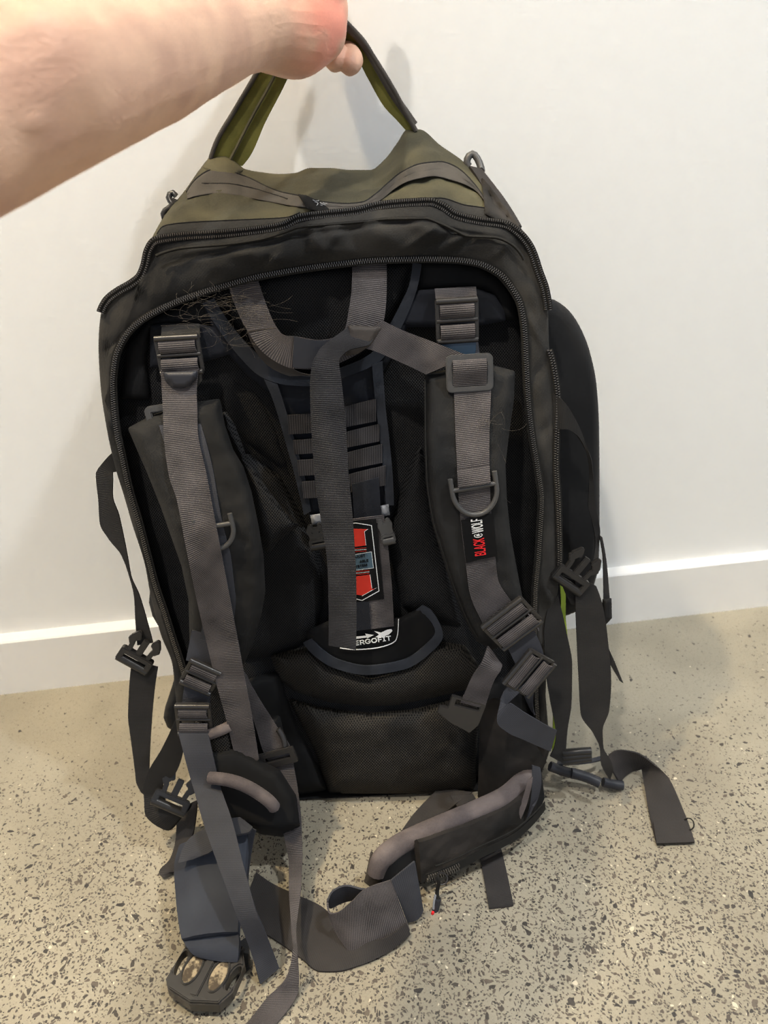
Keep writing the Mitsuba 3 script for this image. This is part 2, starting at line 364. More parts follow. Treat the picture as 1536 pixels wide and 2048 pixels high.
def teeth(key, pts3, nrm, pitch=.0024, w=.0019, gap=.0011, m='m_teeth', h=.0016):
    """coil of zip teeth along a curve: two rows of small blocks, half a pitch apart"""
    s = np.r_[0, np.cumsum(np.linalg.norm(np.diff(pts3, axis=0), axis=1))]
    k = np.arange(0, s[-1], pitch / 2); p = np.array([np.interp(k, s, pts3[:, i]) for i in range(3)]).T
    t = np.gradient(p, axis=0); t /= np.linalg.norm(t, axis=1, keepdims=True)
    nr = np.broadcast_to(nrm, p.shape) if np.ndim(nrm) == 1 else np.array([np.interp(k, s, nrm[:, i]) for i in range(3)]).T
    nr = nr - t * (nr * t).sum(1, keepdims=True); nr /= np.linalg.norm(nr, axis=1, keepdims=True); u = np.cross(nr, t)
    side = np.where(np.arange(len(k)) % 2, 1., -1.)[:, None]
    c = p + u * side * gap
    bx = np.array([[a, b, d] for d in (0, 1) for b in (-1, 1) for a in (-1, 1)], float); V = []
    for a, b, d in bx:
        sc = 1 - .35 * d
        V.append(c + u * a * w * .5 * sc * 1.25 + t * b * pitch * .30 * sc + nr * d * h)
    V = np.stack(V, 1).reshape(-1, 3)
    q = np.array([[0, 2, 3], [0, 3, 1], [4, 5, 7], [4, 7, 6], [0, 1, 5], [0, 5, 4], [2, 6, 7], [2, 7, 3], [0, 4, 6], [0, 6, 2], [1, 3, 7], [1, 7, 5]])
    f = (q[None] + 8 * np.arange(len(k))[:, None, None]).reshape(-1, 3)
    return add(key, tri(V, f), m, smooth=False, kind='stuff')

def lettering(text, M, height, bold=True, depth=.0006, sx=1., length=None):
    t = meshkit.text_mesh(text, height, depth, bold)
    c = t.bounds.mean(0); t.apply_translation([-c[0], -c[1], 0]); t.apply_scale([sx if not length else length / np.ptp(t.bounds[:, 0]), 1, 1])
    return put(t, M)

# ------------------------------------------------------------------ the room
def slab(x0, x1, y0, y1, z0, z1): return trimesh.creation.box(bounds=[[x0, y0, z0], [x1, y1, z1]])
RW = np.eye(4); RW[:3, 0] = [math.cos(YAW), math.sin(YAW), 0]; RW[:3, 1] = WN     # local: x along the wall, y into it
add('floor', slab(-3, 3, -3, 3, -.1, 0), 'm_floor', smooth=False, kind='structure', label='polished grey-beige concrete floor with dark exposed stone chips')
add('wall_back', put(slab(-3, 3, WD + .016, WD + .12, 0, CEIL), RW), 'm_wall', smooth=False, kind='structure', label='white painted plaster wall behind the backpack')
prof = sg.Polygon([(WD, .0), (WD, SKH - .002), (WD + .002, SKH), (WD + .0165, SKH + .004), (WD + .0165, 0)])
sk = trimesh.creation.extrude_polygon(prof, 6, engine='earcut')           # profile (y, z) pulled along x
sk = tri(np.stack([sk.vertices[:, 2] - 3, sk.vertices[:, 0], sk.vertices[:, 1]], 1), sk.faces)
add('baseboard_back', put(sk, RW), 'm_skirting', smooth=20, kind='structure', label='glossy white skirting board along the foot of the wall')
add('ceiling', slab(-3, 3, -3, 1.25, CEIL, CEIL + .1), 'm_ceiling', smooth=False, kind='structure', label='plain white ceiling above the frame')
for lx, ly, lc, lp in LAMPS:
    k = add('ceiling__downlight', put(trimesh.creation.cylinder(.045, .006, sections=32), np.eye(4)).apply_translation([lx, ly, CEIL - .003]), 'm_white', smooth=30)
    scene[k]['emitter'] = {'type': 'area', 'radiance': rgb(*(np.array(lc) * lp).tolist())}

# ------------------------------------------------------------------ the backpack: shell
labels['backpack'] = {'label': 'large worn black and olive travel backpack standing upright on the concrete floor, straps hanging loose', 'category': 'backpack'}
BP = 'backpack__'
I_left = [(400, 1460), (380, 1390), (362, 1327), (345, 1275), (330, 1227), (310, 1167), (297, 1117), (277, 1040), (260, 983), (243, 905), (233, 860), (227, 800), (226, 767), (231, 717), (250, 673), (283, 640)]
I_top = [(283, 640), (317, 620), (383, 592), (450, 571), (517, 553), (600, 538), (700, 525), (760, 520), (850, 518), (900, 519), (950, 525), (1000, 548)]
I_right = [(1000, 548), (1025, 578), (1041, 610), (1049, 660), (1052, 720), (1056, 800), (1064, 870), (1077, 950), (1083, 1000), (1080, 1060), (1076, 1120), (1070, 1190), (1069, 1270), (1072, 1340), (1073, 1400), (1078, 1470)]
O_left = [(385, 1490), (352, 1400), (345, 1330), (322, 1270), (302, 1195), (290, 1130), (265, 1050), (246, 985), (232, 940), (214, 860), (201, 770), (197, 690), (202, 625), (214, 601), (236, 583), (262, 568), (280, 553), (290, 530), (296, 503), (310, 482)]
O_top = [(310, 482), (350, 474), (450, 467), (517, 460), (567, 451), (600, 436), (650, 429), (710, 423), (760, 411), (810, 406), (860, 404), (885, 413), (910, 430), (960, 442), (1010, 449), (1035, 464)]
O_right = [(1035, 464), (1060, 495), (1078, 545), (1090, 580), (1096, 620), (1098, 690), (1106, 760), (1112, 850), (1111, 940), (1115, 1050), (1118, 1130), (1114, 1195), (1098, 1235), (1090, 1290), (1092, 1360), (1090, 1420), (1088, 1500)]
NL, NT, NR, NB = 90, 110, 90, 60
def sect(p, n): return spline(p, n)
def ring_px(l, t, r): return np.vstack([sect(l, NL)[:-1], sect(t, NT)[:-1], sect(r, NR)])
I_px, O_px = ring_px(I_left, I_top, I_right), ring_px(O_left, O_top, O_right)
def grid_mesh(g):
    r, c = g.shape[:2]; i = np.arange(r * c).reshape(r, c)
    q = np.stack([i[:-1, :-1], i[:-1, 1:], i[1:, 1:], i[1:, :-1]], -1).reshape(-1, 4)
    return tri(g.reshape(-1, 3), np.vstack([q[:, [0, 1, 2]], q[:, [0, 2, 3]]]))
# padded border between the two zips
cen = I_px.mean(0); rows = []
lip = I_px + (cen - I_px) / np.linalg.norm(cen - I_px, axis=1, keepdims=True) * 9
for px, off in ((lip, -.016), (lip, -.004), (I_px, .0)): rows.append((px, np.full(len(px), off)))
topw = np.zeros(len(I_px)); topw[NL:NL + NT] = np.sin(np.linspace(0, math.pi, NT)) ** .5
for a in np.linspace(.06, .94, 22):
    px = I_px * (1 - a) + O_px * a
    seam = np.exp(-((a - .66) / .045) ** 2) * .0035 * topw
    rows.append((px, (.004 + .012 * topw) * math.sin(math.pi * a) ** .7 - seam))
rows.append((O_px, np.zeros(len(O_px)))); rows.append((O_px, np.full(len(O_px), -.012)))
g = np.stack([P(p[:, 0], p[:, 1], o) for p, o in rows])
wr = meshkit.fbm(g.reshape(-1, 3) * np.array([34, 20, 20]) + np.array([0, 0, 0]), 3, 3).reshape(g.shape[:2]) - .5
diag = np.sin((g[..., 0] * .8 + g[..., 2] * .9) * 130 + 9 * wr) * np.clip(meshkit.noise(g * 14, 5) - .35, 0, 1)
px_all = np.stack([p for p, o in rows]); crease = np.zeros(g.shape[:2])
for a_, b_, amp in (((500, 592), (532, 522), -.0035), ((514, 596), (548, 520), .003), ((468, 604), (506, 552), -.003), ((400, 604), (428, 556), -.0022), ((330, 610), (346, 540), .002), ((846, 506), (905, 468), -.003), ((800, 508), (868, 456), .0028), ((905, 508), (940, 480), -.003), ((980, 520), (1012, 488), .0025), ((640, 524), (668, 468), .002), ((720, 515), (700, 470), -.002), ((1058, 640), (1094, 700), .0025), ((1062, 760), (1100, 720), -.0025), ((1070, 880), (1110, 840), -.002), ((205, 700), (240, 680), -.0025), ((212, 800), (228, 760), .002)):
    a_, b_ = np.array(a_, float), np.array(b_, float); ab = b_ - a_
    tt = np.clip(((px_all - a_) @ ab) / (ab @ ab), 0, 1); dd = np.linalg.norm(px_all - a_ - tt[..., None] * ab, axis=-1)
    crease += amp * np.exp(-(dd / 9) ** 2)
msk = np.zeros(g.shape[0]); msk[3:-2] = np.sin(np.linspace(.1, math.pi - .1, len(msk) - 5))
g = g + ((.012 * wr + .0075 * diag + 1.3 * crease) * msk[:, None])[..., None] * PN
g[..., 2] = np.maximum(g[..., 2], .003)
add(BP + 'front_border', grid_mesh(g), 'm_border', smooth=60, label='padded faded charcoal border between the two zips')

# closed sack behind: rings front to back
O3 = P(O_px[:, 0], O_px[:, 1], -.006)
botf = spline([(1088, 1500), (1078, 1560), (1050, 1588), (960, 1592), (800, 1598), (640, 1604), (520, 1600), (430, 1560), (385, 1490)], NB)[1:-1]
back = []
for k, (off, inn, drop) in enumerate(((-.006, 0, 0), (-.03, -.006, .010), (-.07, -.004, .016), (-.11, .012, .03), (-.15, .035, .06), (-.175, .07, .10))):
    q = P(np.r_[O_px[:, 0], botf[:, 0]], np.r_[O_px[:, 1], botf[:, 1]], -.006)
    q = q - PN * (-.006 - off) * 1.0
    c = q.mean(0); d = q - c; rad = np.linalg.norm(d, axis=1, keepdims=True)
    q = q - d / rad * inn
    z0 = q[:, 2].copy()
    q[:, 2] -= drop * np.clip((z0 - .35) / .25, 0, 1)
    low = np.clip(1 - z0 / .10, 0, 1)
    q[:, 2] = np.maximum(q[:, 2] - .06 * low * (k > 0), .003)
    back.append(q)
back.append(np.repeat(back[-1].mean(0)[None], len(back[-1]), 0))
bg = np.stack(back); bg = np.concatenate([bg, bg[:, :1]], 1)
gap = (WD - .006) - bg @ WN; bg += np.minimum(gap, 0)[..., None] * WN
add(BP + 'main_compartment', grid_mesh(bg), 'm_black', smooth=60, label='black sack behind the harness')

# olive top between the outer zip and the handle ridge
rx = [297, 330, 372, 400, 418, 450, 470, 490, 520, 560, 590, 620, 660, 700, 740, 770, 795, 815, 840, 880, 930, 960, 985, 1010, 1035]
ry = [489, 430, 378, 338, 318, 313, 322, 338, 344, 348, 346, 336, 336, 340, 340, 318, 285, 258, 259, 290, 326, 360, 400, 430, 463]
rofs = np.interp(np.arange(2000), [297, 372, 418, 470, 560, 740, 795, 840, 950, 1035], [-.008, -.06, -.10, -.105, -.112, -.112, -.105, -.10, -.07, -.008])
yR = PchipInterpolator(rx, ry)
oxs = np.array(O_left[-3:-1] + O_top); oxs = oxs[np.argsort(oxs[:, 0])]; yO = PchipInterpolator(oxs[:, 0] + np.arange(len(oxs)) * 1e-3, oxs[:, 1])
def top_off(px, py):
    px = np.asarray(px, float); a, b = yO(np.clip(px, 297, 1035)), yR(np.clip(px, 297, 1035))
    t = np.clip((a - np.asarray(py, float)) / np.maximum(a - b, 6), 0, 1.02)
    return np.interp(px, np.arange(2000), rofs) * t + .010 * np.sin(math.pi * np.clip(t, 0, 1)) * np.clip((a - b) / 60, 0, 1)
xs = np.linspace(297.5, 1034.5, 180); ts = np.r_[-.03, np.linspace(0, 1, 40)]
gx = np.repeat(xs[None], len(ts), 0); gy = yO(gx) + (yR(gx) - yO(gx)) * np.clip(ts, 0, 1)[:, None]
go = top_off(gx, gy); go[0] = -.012
tg = P(gx, gy, go)
w = meshkit.fbm(tg * 30, 3, 9) - .5
tg = tg + (w * .012 * np.sin(math.pi * np.clip(ts, 0, 1))[:, None] * np.clip((yO(gx) - yR(gx)) / 60, 0, 1))[..., None] * np.array([0, -.3, 1])
rid = tg[-1]                                                     # over the ridge and down the back
rr = []
for dy, dz in ((.006, -.002), (.016, -.012), (.03, -.04), (.04, -.10), (.04, -.2)):
    q = rid + np.array([0, dy, dz]); gp = (WD - .004) - q @ WN; q = q + np.minimum(gp, 0)[:, None] * WN; rr.append(q)
tg = np.concatenate([tg, np.stack(rr)], 0)
add(BP + 'top_panel', grid_mesh(tg), 'm_olive', smooth=60, label='olive top panel under the grab handle')
def onTop(px, py, off): return P(px, py, top_off(px, py) + off)
band_up = [(374, 384), (400, 352), (425, 340), (451, 342), (495, 355), (534, 374), (560, 384), (594, 391), (651, 405), (694, 408), (725, 405), (751, 389), (777, 366), (803, 345), (842, 328), (881, 324), (907, 332), (946, 366), (968, 398)]
band_lo = [(374, 398), (400, 391), (430, 387), (470, 390), (510, 398), (547, 405), (572, 410), (600, 414), (651, 419), (694, 420), (730, 415), (759, 402), (790, 378), (815, 364), (842, 357), (868, 353), (907, 362), (946, 378), (968, 402)]
bu, bl = spline(band_up, 140), spline(band_lo, 140)
rws = []
for a, o in ((0, .0005), (.03, .003), (.10, .004), (.45, .003), (.5, .002), (.55, .003), (.95, .0014), (1, .0)):
    q = bu * (1 - a) + bl * a; rws.append(onTop(q[:, 0], q[:, 1], o + .002))
add(BP + 'zip_flap', grid_mesh(np.stack(rws)), 'm_band', smooth=40, label='grey water-resistant flap over the lid zip')
def seam(key, pts, surf, o, r=.0011, m='m_tape', step=None):
    q = spline(pts, step=5); add(key, tube_mesh(surf(q[:, 0], q[:, 1], np.full(len(q), o)), r, 6), m, smooth=60)
seam(BP + 'zip_flap__seam', band_up, onTop, .0028, .0010)
seam(BP + 'zip_flap__seam', [(404, 367), (446, 367), (495, 374), (540, 387), (575, 398)], onTop, .0046, .0007)
for up_, dn_ in (([(314, 468), (328, 452), (362, 446), (450, 441), (520, 438), (572, 435), (600, 425)], [(310, 481), (350, 474), (450, 467), (517, 460), (567, 450), (592, 440), (606, 432)]),
                 ([(820, 400), (845, 396), (880, 396), (930, 410), (975, 417), (1015, 438), (1030, 455)], [(822, 405), (862, 405), (886, 414), (912, 431), (960, 442), (1010, 449), (1033, 463)])):
    u_, d_ = spline(up_, 80), spline(dn_, 80); rws = []
    for a, o in ((0, -.002), (.04, .0032), (.5, .004), (1, .003)):
        q = u_ * (1 - a) + d_ * a; rws.append(onTop(q[:, 0], q[:, 1], o))
    add(BP + 'lid_edge', grid_mesh(np.stack(rws)), 'm_border', smooth=40, label='faded charcoal strip above the outer zip')
    seam(BP + 'lid_edge__seam', up_, onTop, .0034, .0006)
# dark side gusset strip at the top right
pad(BP + 'side_gusset', [(962, 352), (982, 375), (1000, 400), (1024, 432), (1052, 470), (1034, 462), (1010, 449), (970, 428), (968, 400)], lambda x, y: top_off(x, y) + .006, .004, 14, 'm_fabric', step=6, rnd=2, surf=P)
def zipper(name, px, off, tapew=9, tm='m_tape', surf=P, pitch=.0024, **kw):
    q = spline(px, step=4); n = np.gradient(q, axis=0); n /= np.linalg.norm(n, axis=1, keepdims=True); n = np.stack([n[:, 1], -n[:, 0]], 1)
    o = np.full(len(q), off)
    A, B = surf(q[:, 0] + n[:, 0] * tapew, q[:, 1] + n[:, 1] * tapew, o - .0006), surf(q[:, 0] - n[:, 0] * tapew, q[:, 1] - n[:, 1] * tapew, o - .0006)
    ms, uv = strip_mesh(A, B, .0012, m=3); k = add(BP + name, ms, tm, smooth=True, uv=uv)
    c = surf(q[:, 0], q[:, 1], o + .0004)
    teeth(k + '__teeth', c, PN, pitch, **kw)
    return k
zipper('harness_zip', I_left[:-1] + I_top[:-1] + I_right, .0035, 8, w=.0022, gap=.0010, h=.0020, pitch=.0021)
zipper('outer_zip', O_left[12:-1] + O_top[:-1] + O_right[:5], .004, 9, w=.0020, gap=.0020, h=.0020, pitch=.0019)
zipper('side_zip', [(1098, 700), (1105, 722), (1112, 760), (1116, 800), (1114, 860), (1112, 930), (1116, 990), (1118, 1060), (1119, 1120), (1117, 1160)], .003, 7)
seam(BP + 'front_border__seam', [(312, 512), (325, 506), (365, 496), (450, 489), (520, 479), (570, 464), (600, 454), (660, 449), (720, 444), (780, 438), (850, 437), (880, 447), (910, 461), (935, 472), (990, 475), (1025, 490), (1048, 520)], P, .0125, .0015)

# front pocket lobe showing at the right, behind
lobe = []
for off, gx_, sc in ((-.045, 0, .90), (-.06, 0, .985), (-.085, 0, 1.0), (-.12, 0, .985), (-.145, 0, .93), (-.16, 0, .8)):
    lp = spline([(1040, 640), (1075, 603), (1098, 597), (1128, 612), (1158, 650), (1180, 705), (1193, 770), (1198, 850), (1199, 950), (1199, 1050), (1197, 1130), (1188, 1170), (1165, 1215), (1110, 1235), (1040, 1225), (1030, 1000), (1040, 640)], 120)
    c = np.array([1060., 900]); lp = c + (lp - c) * sc
    lobe.append(P(lp[:, 0], lp[:, 1], off))
lobe = [np.repeat(lobe[0].mean(0)[None], 120, 0)] + lobe + [np.repeat(lobe[-1].mean(0)[None], 120, 0)]
lb = np.stack(lobe); gp = (WD - .006) - lb @ WN; lb += np.minimum(gp, 0)[..., None] * WN
add(BP + 'day_pack', grid_mesh(lb), 'm_black', smooth=60, label='smooth black zip-on day pack bulging behind the right side')
ribbon(BP + 'lime_side_panel', [(1118, 1150, 1126, 1165, -.03), (1121, 1190, 1131, 1185, -.03), (1122, 1230, 1131, 1230, -.03), (1126, 1262, 1134, 1265, -.03), (1110, 1340, 1138, 1340, -.03), (1104, 1400, 1112, 1400, -.02), (1106, 1440, 1113, 1440, -.02), (1104, 1500, 1112, 1500, -.02)], 'm_lime_bright', .002, label='lime green lining fabric')
ribbon(BP + 'lime_side_panel', [(336, 1265, 340, 1262, -.008), (339, 1290, 345, 1288, -.008), (343, 1315, 352, 1312, -.008), (350, 1345, 360, 1335, -.008)], 'm_lime', .002)
# side pouch bulge at the lower left
pad(BP + 'side_pouch', [(300, 1180), (298, 1205), (305, 1232), (330, 1275), (352, 1345), (345, 1370), (330, 1415), (327, 1435), (335, 1455), (362, 1470), (400, 1440), (380, 1350), (340, 1240), (318, 1170)], -.03, .02, 20, 'm_black', base=.05)
pad(BP + 'side_panel', [(1075, 1200), (1112, 1200), (1098, 1240), (1086, 1270), (1082, 1320), (1092, 1400), (1100, 1500), (1075, 1570), (1060, 1560), (1068, 1400)], -.012, .008, 14, 'm_fabric', base=.02)

# ------------------------------------------------------------------ harness panel inside the open zip
def in_off(px, py): return -.030 + .016 * np.clip((np.asarray(py) - 1150) / 300, 0, 1)
inner = np.vstack([I_px + (I_px - cen) / np.linalg.norm(I_px - cen, axis=1, keepdims=True) * 4, [(1070, 1560), (1000, 1590), (640, 1598), (480, 1585), (405, 1520)]])
pad(BP + 'back_panel', inner[::4], in_off, .006, 40, 'm_mesh', step=14, rnd=0, wr=.003, wsc=25, label='black mesh back panel')
# fabric corners at the top of the harness
pad(BP + 'corner_panel', [(838, 522), (900, 522), (960, 532), (1000, 556), (1030, 600), (1036, 640), (1000, 640), (985, 595), (965, 578), (838, 580)], -.020, .005, 20, 'm_black', step=8)
pad(BP + 'corner_panel', [(255, 690), (300, 640), (420, 585), (445, 640), (420, 650), (300, 655), (292, 720), (300, 800), (240, 800)], -.020, .005, 20, 'm_black', step=8)
# cross band behind the loader buckles
pad(BP + 'cross_band', [(803, 612), (835, 580), (870, 578), (952, 576), (990, 590), (1008, 620), (1012, 642), (955, 652), (868, 655), (800, 655)], -.012, .003, 5, 'm_navy', step=7, rnd=2, label='navy grosgrain band')
pad(BP + 'cross_band', [(300, 650), (330, 646), (400, 648), (432, 655), (470, 705), (398, 728), (318, 735), (300, 735)], -.012, .003, 5, 'm_navy', step=7, rnd=2, label='navy grosgrain band')
# Y-shaped yoke with its bound edges
pad(BP + 'yoke', [(425, 597), (448, 640), (490, 690), (540, 735), (615, 757), (700, 735), (752, 712), (790, 640), (812, 600), (832, 610), (800, 690), (765, 745), (768, 800), (775, 900), (785, 1000), (780, 1040), (620, 1040), (598, 960), (570, 860), (545, 790), (500, 755), (440, 690), (405, 610)], -.014, .004, 5, 'm_navy', step=8, rnd=0, label='dark Y-shaped yoke plate')
pad(BP + 'yoke__upper_mesh', [(455, 590), (520, 556), (600, 540), (760, 524), (826, 522), (806, 600), (780, 650), (750, 700), (690, 735), (615, 748), (545, 728), (495, 685), (455, 640)], -.026, .012, 30, 'm_mesh', step=9)
ribbon(BP + 'yoke__binding', [(405, 606, 428, 596, -.008), (435, 655, 452, 635, -.008), (478, 712, 495, 688, -.007), (525, 755, 540, 728, -.006), (575, 770, 580, 748, -.006), (625, 772, 622, 752, -.006), (695, 752, 690, 732, -.006), (760, 722, 748, 702, -.007), (793, 672, 778, 652, -.008), (822, 612, 802, 606, -.008), (836, 570, 818, 570, -.008), (843, 528, 825, 526, -.009)], 'm_bind', .002, label='bluish grey binding')
ribbon(BP + 'yoke__binding', [(528, 758, 555, 768, -.006), (546, 800, 566, 800, -.006), (570, 880, 588, 876, -.006), (592, 960, 610, 955, -.006), (608, 1030, 622, 1022, -.006)], 'm_bind', .002)
ribbon(BP + 'yoke__binding', [(744, 728, 765, 722, -.006), (750, 800, 770, 800, -.006), (760, 880, 779, 880, -.006), (768, 960, 786, 960, -.006), (772, 1010, 788, 1010, -.006)], 'm_bind', .002)
for i, (y0, y1) in enumerate(((822, 862), (872, 902), (912, 945), (955, 990))):
    dx = (y0 - 822) * .22; dr_ = (y0 - 822) * .14
    ribbon(BP + 'ladder_webbing', [(575 + dx, y0 + 8, 575 + dx + 3, y1 + 6, -.004), (640 + dx * .7, y0 + 3, 640 + dx * .7, y1 + 2, -.003), (700 + dr_, y0 - 12, 700 + dr_, y1 - 10, -.003), (752 + dr_, y0 - 24, 752 + dr_, y1 - 20, -.004)], 'm_ladder', .003)
ribbon(BP + 'ladder_cover', [(704, 968, 757, 955, .000), (706, 1000, 760, 990, .001), (708, 1036, 762, 1030, .000)], 'm_navy', .004)
for q in (((620, 1030), (648, 1026), (650, 1048), (624, 1050)), ((758, 1012), (777, 1008), (780, 1030), (762, 1034))):
    pad(BP + 'webbing_tab', list(q), -.002, .003, 3, 'm_silver', step=5, rnd=0, label='pale grey webbing end')
# side cushions
pad(BP + 'side_cushion', [(470, 900), (500, 905), (560, 950), (605, 1030), (640, 1100), (650, 1200), (640, 1270), (600, 1300), (540, 1320), (470, 1330), (450, 1200)], -.026, .020, 45, 'm_mesh', step=9, label='black mesh back cushion')
pad(BP + 'side_cushion', [(845, 870), (855, 960), (870, 1060), (910, 1180), (930, 1260), (880, 1250), (840, 1240), (800, 1215), (782, 1120), (775, 1060), (800, 980)], -.026, .022, 45, 'm_mesh', step=9, label='black mesh back cushion')
pad(BP + 'side_cushion', [(450, 740), (520, 775), (560, 860), (590, 960), (600, 1010), (560, 945), (500, 900), (460, 860), (430, 800)], -.030, .010, 40, 'm_mesh', step=9)
# lumbar pads
pad(BP + 'lumbar_pad', [(540, 1310), (620, 1290), (660, 1320), (740, 1342), (820, 1320), (860, 1280), (930, 1290), (965, 1340), (950, 1378), (880, 1395), (800, 1412), (740, 1416), (660, 1408), (590, 1385), (555, 1360)], -.016, .026, 40, 'm_mesh_lumbar', step=8, label='worn mesh lumbar roll')
pad(BP + 'lumbar_pad', [(572, 1392), (640, 1412), (740, 1424), (830, 1415), (950, 1386), (962, 1440), (955, 1520), (950, 1590), (800, 1597), (660, 1590), (625, 1500), (590, 1430)], -.014, .024, 45, 'm_mesh_lumbar', step=8, wr=.003, label='dusty mesh lumbar pad')
pad(BP + 'lumbar_wing', [(470, 1365), (560, 1340), (572, 1390), (590, 1430), (625, 1500), (655, 1580), (600, 1590), (560, 1560), (520, 1500), (480, 1440)], -.012, .012, 25, 'm_black', step=8)
pad(BP + 'lumbar_wing', [(955, 1385), (1000, 1350), (1062, 1380), (1066, 1480), (1050, 1570), (960, 1592), (958, 1480)], -.016, .012, 25, 'm_black', step=8)
# round plate with the fitting system, its bound rim, patch and lettering
pad(BP + 'fitting_plate', [(612, 1262), (660, 1240), (740, 1236), (800, 1235), (840, 1215), (862, 1232), (885, 1275), (862, 1312), (810, 1340), (745, 1350), (680, 1340), (640, 1315), (615, 1285)], .003, .004, 12, 'm_dark', step=7)
ribbon(BP + 'fitting_plate__binding', [(606, 1285, 624, 1276, .006), (628, 1310, 642, 1296, .009), (670, 1336, 678, 1319, .010), (740, 1349, 740, 1331, .011), (808, 1338, 802, 1321, .010), (860, 1306, 847, 1293, .009), (886, 1270, 870, 1263, .007), (862, 1220, 848, 1228, .005), (845, 1210, 832, 1220, .004)], 'm_bind', .0022)
ribbon(BP + 'fitting_strap', [(690, 1040, 768, 1030, .003), (694, 1120, 778, 1110, .004), (699, 1200, 785, 1190, .006), (704, 1262, 788, 1252, .008)], 'm_web', .002)
ribbon(BP + 'fitting_strap__inner_band', [(700, 1205, 738, 1203, .0085), (705, 1262, 742, 1258, .0105)], 'm_navy', .001)
PX = [(712, 1042), (712, 1042)]
def quad_prism(key, poly, off, th, m, label=None, surf=P):
    pg = sg.Polygon(poly); pts, d, dist, nb = triangulate(poly, 6)
    n = len(pts); hi, lo = surf(pts[:, 0], pts[:, 1], np.full(n, off + th)), surf(pts[:, 0], pts[:, 1], np.full(n, off))
    bi = np.arange(nb); bj = np.roll(bi, -1)
    ms = tri(np.vstack([hi, lo]), np.vstack([d, d[:, ::-1] + n, np.stack([bi, bj, bj + n], 1), np.stack([bi, bj + n, bi + n], 1)])); trimesh.repair.fix_normals(ms)
    return add(key, ms, m, smooth=30, label=label)
# patch: a shield with two arrows, mirrored about the middle of the strap (its left half is behind the hanging strap)
pk = quad_prism(BP + 'fitting_patch', [(664, 1048), (752, 1038), (768, 1198), (680, 1210)], .0075, .001, 'm_dark', label='black sewn patch with orange-red arrows')
def mirror(ps): return [(2 * (712 + (y - 1120) * .03 * 0) - x - 10 + 10, y + (x - 712) * .22) for x, y in ps]
def patch(ps, o, m, mir=True, key='__print'):
    quad_prism(pk + key, ps, .0086 + o, .0004, m)
right_edge = [(712, 1046), (742, 1051), (757, 1182), (724, 1201), (712, 1198)]
def line_px(pts, w, o, m, key='__outline'):
    g = sg.LineString(pts).buffer(w, cap_style='flat', join_style='mitre'); patch(list(g.exterior.coords)[:-1], o, m, key=key)
line_px([(680, 1054), (700, 1047), (712, 1046), (743, 1051), (758, 1182), (724, 1201), (690, 1192)], .9, .0001, 'm_white')
patch([(690, 1057), (735, 1058), (729, 1063), (732, 1091), (692, 1096)], .0001, 'm_red', key='__arrow')
for k in range(3): line_px([(692, 1098.5 + 3.2 * k), (733, 1095.5 + 3.2 * k)], .6, .0001, 'm_red' if k != 1 else 'm_white')
patch([(692, 1113), (743, 1104), (747, 1136), (694, 1143)], .0001, 'm_bluegray', key='__caption')
line_px([(692, 1112), (743, 1103.5), (747, 1136), (694, 1143)], .5, .0002, 'm_white')
for k in range(3): line_px([(694, 1145.5 + 3 * k), (739, 1140.5 + 3 * k)], .6, .0001, 'm_red' if k != 1 else 'm_white')
patch([(694, 1155), (740, 1149), (744, 1178), (751, 1177), (724, 1191), (696, 1187)], .0001, 'm_red', key='__arrow')
line_px([(740, 1149), (744, 1177), (752, 1176), (724, 1192)], .6, .0002, 'm_white')
line_px([(736, 1058), (729, 1063), (732, 1091)], .5, .0002, 'm_white')
for k, (tx, c) in enumerate((('ADJUST', (716, 1113)), ('ABLE', (728, 1122)), ('SYSTEM', (720, 1132)))):
    M, hw = frame_at(c, (c[0] + 20, c[1] - 3.2), .0094); add(pk + '__lettering', lettering(tx, M, .0026, True, .0003), 'm_dark', smooth=False)
M, hw = frame_at((746, 1281), (786, 1275), .0105)
add(BP + 'fitting_plate__lettering', lettering('ERGOFIT', M, .0050, True, .0005, length=.0375), 'm_white', smooth=False, label='white lettering')
fp = BP + 'fitting_plate'
def swash(ps): quad_prism(fp + '__emblem', ps, .0095, .0005, 'm_white')
swash([(690, 1268), (712, 1273), (732, 1271), (730, 1267), (748, 1270), (734, 1277), (734, 1275), (712, 1278), (690, 1273)])
swash([(748, 1262), (762, 1265), (775, 1259), (783, 1258), (785, 1262), (778, 1269), (764, 1274), (750, 1275), (758, 1269)])
seam(fp + '__stitching', [(797, 1238), (796, 1262), (792, 1280), (776, 1290), (745, 1297), (712, 1299), (680, 1296)], P, .009, .0006, 'm_white')
# buckle glimpsed beside the cushion
M, _ = frame_at((773, 1062), (781, 1060), .006); side_buckle_male(BP + 'fitting_clip', M, .012, .022, 'm_plastic_gray')
M, _ = frame_at((634, 1072), (645, 1070), .006); side_buckle_male(BP + 'fitting_clip', M, .016, .022, 'm_plastic_black')

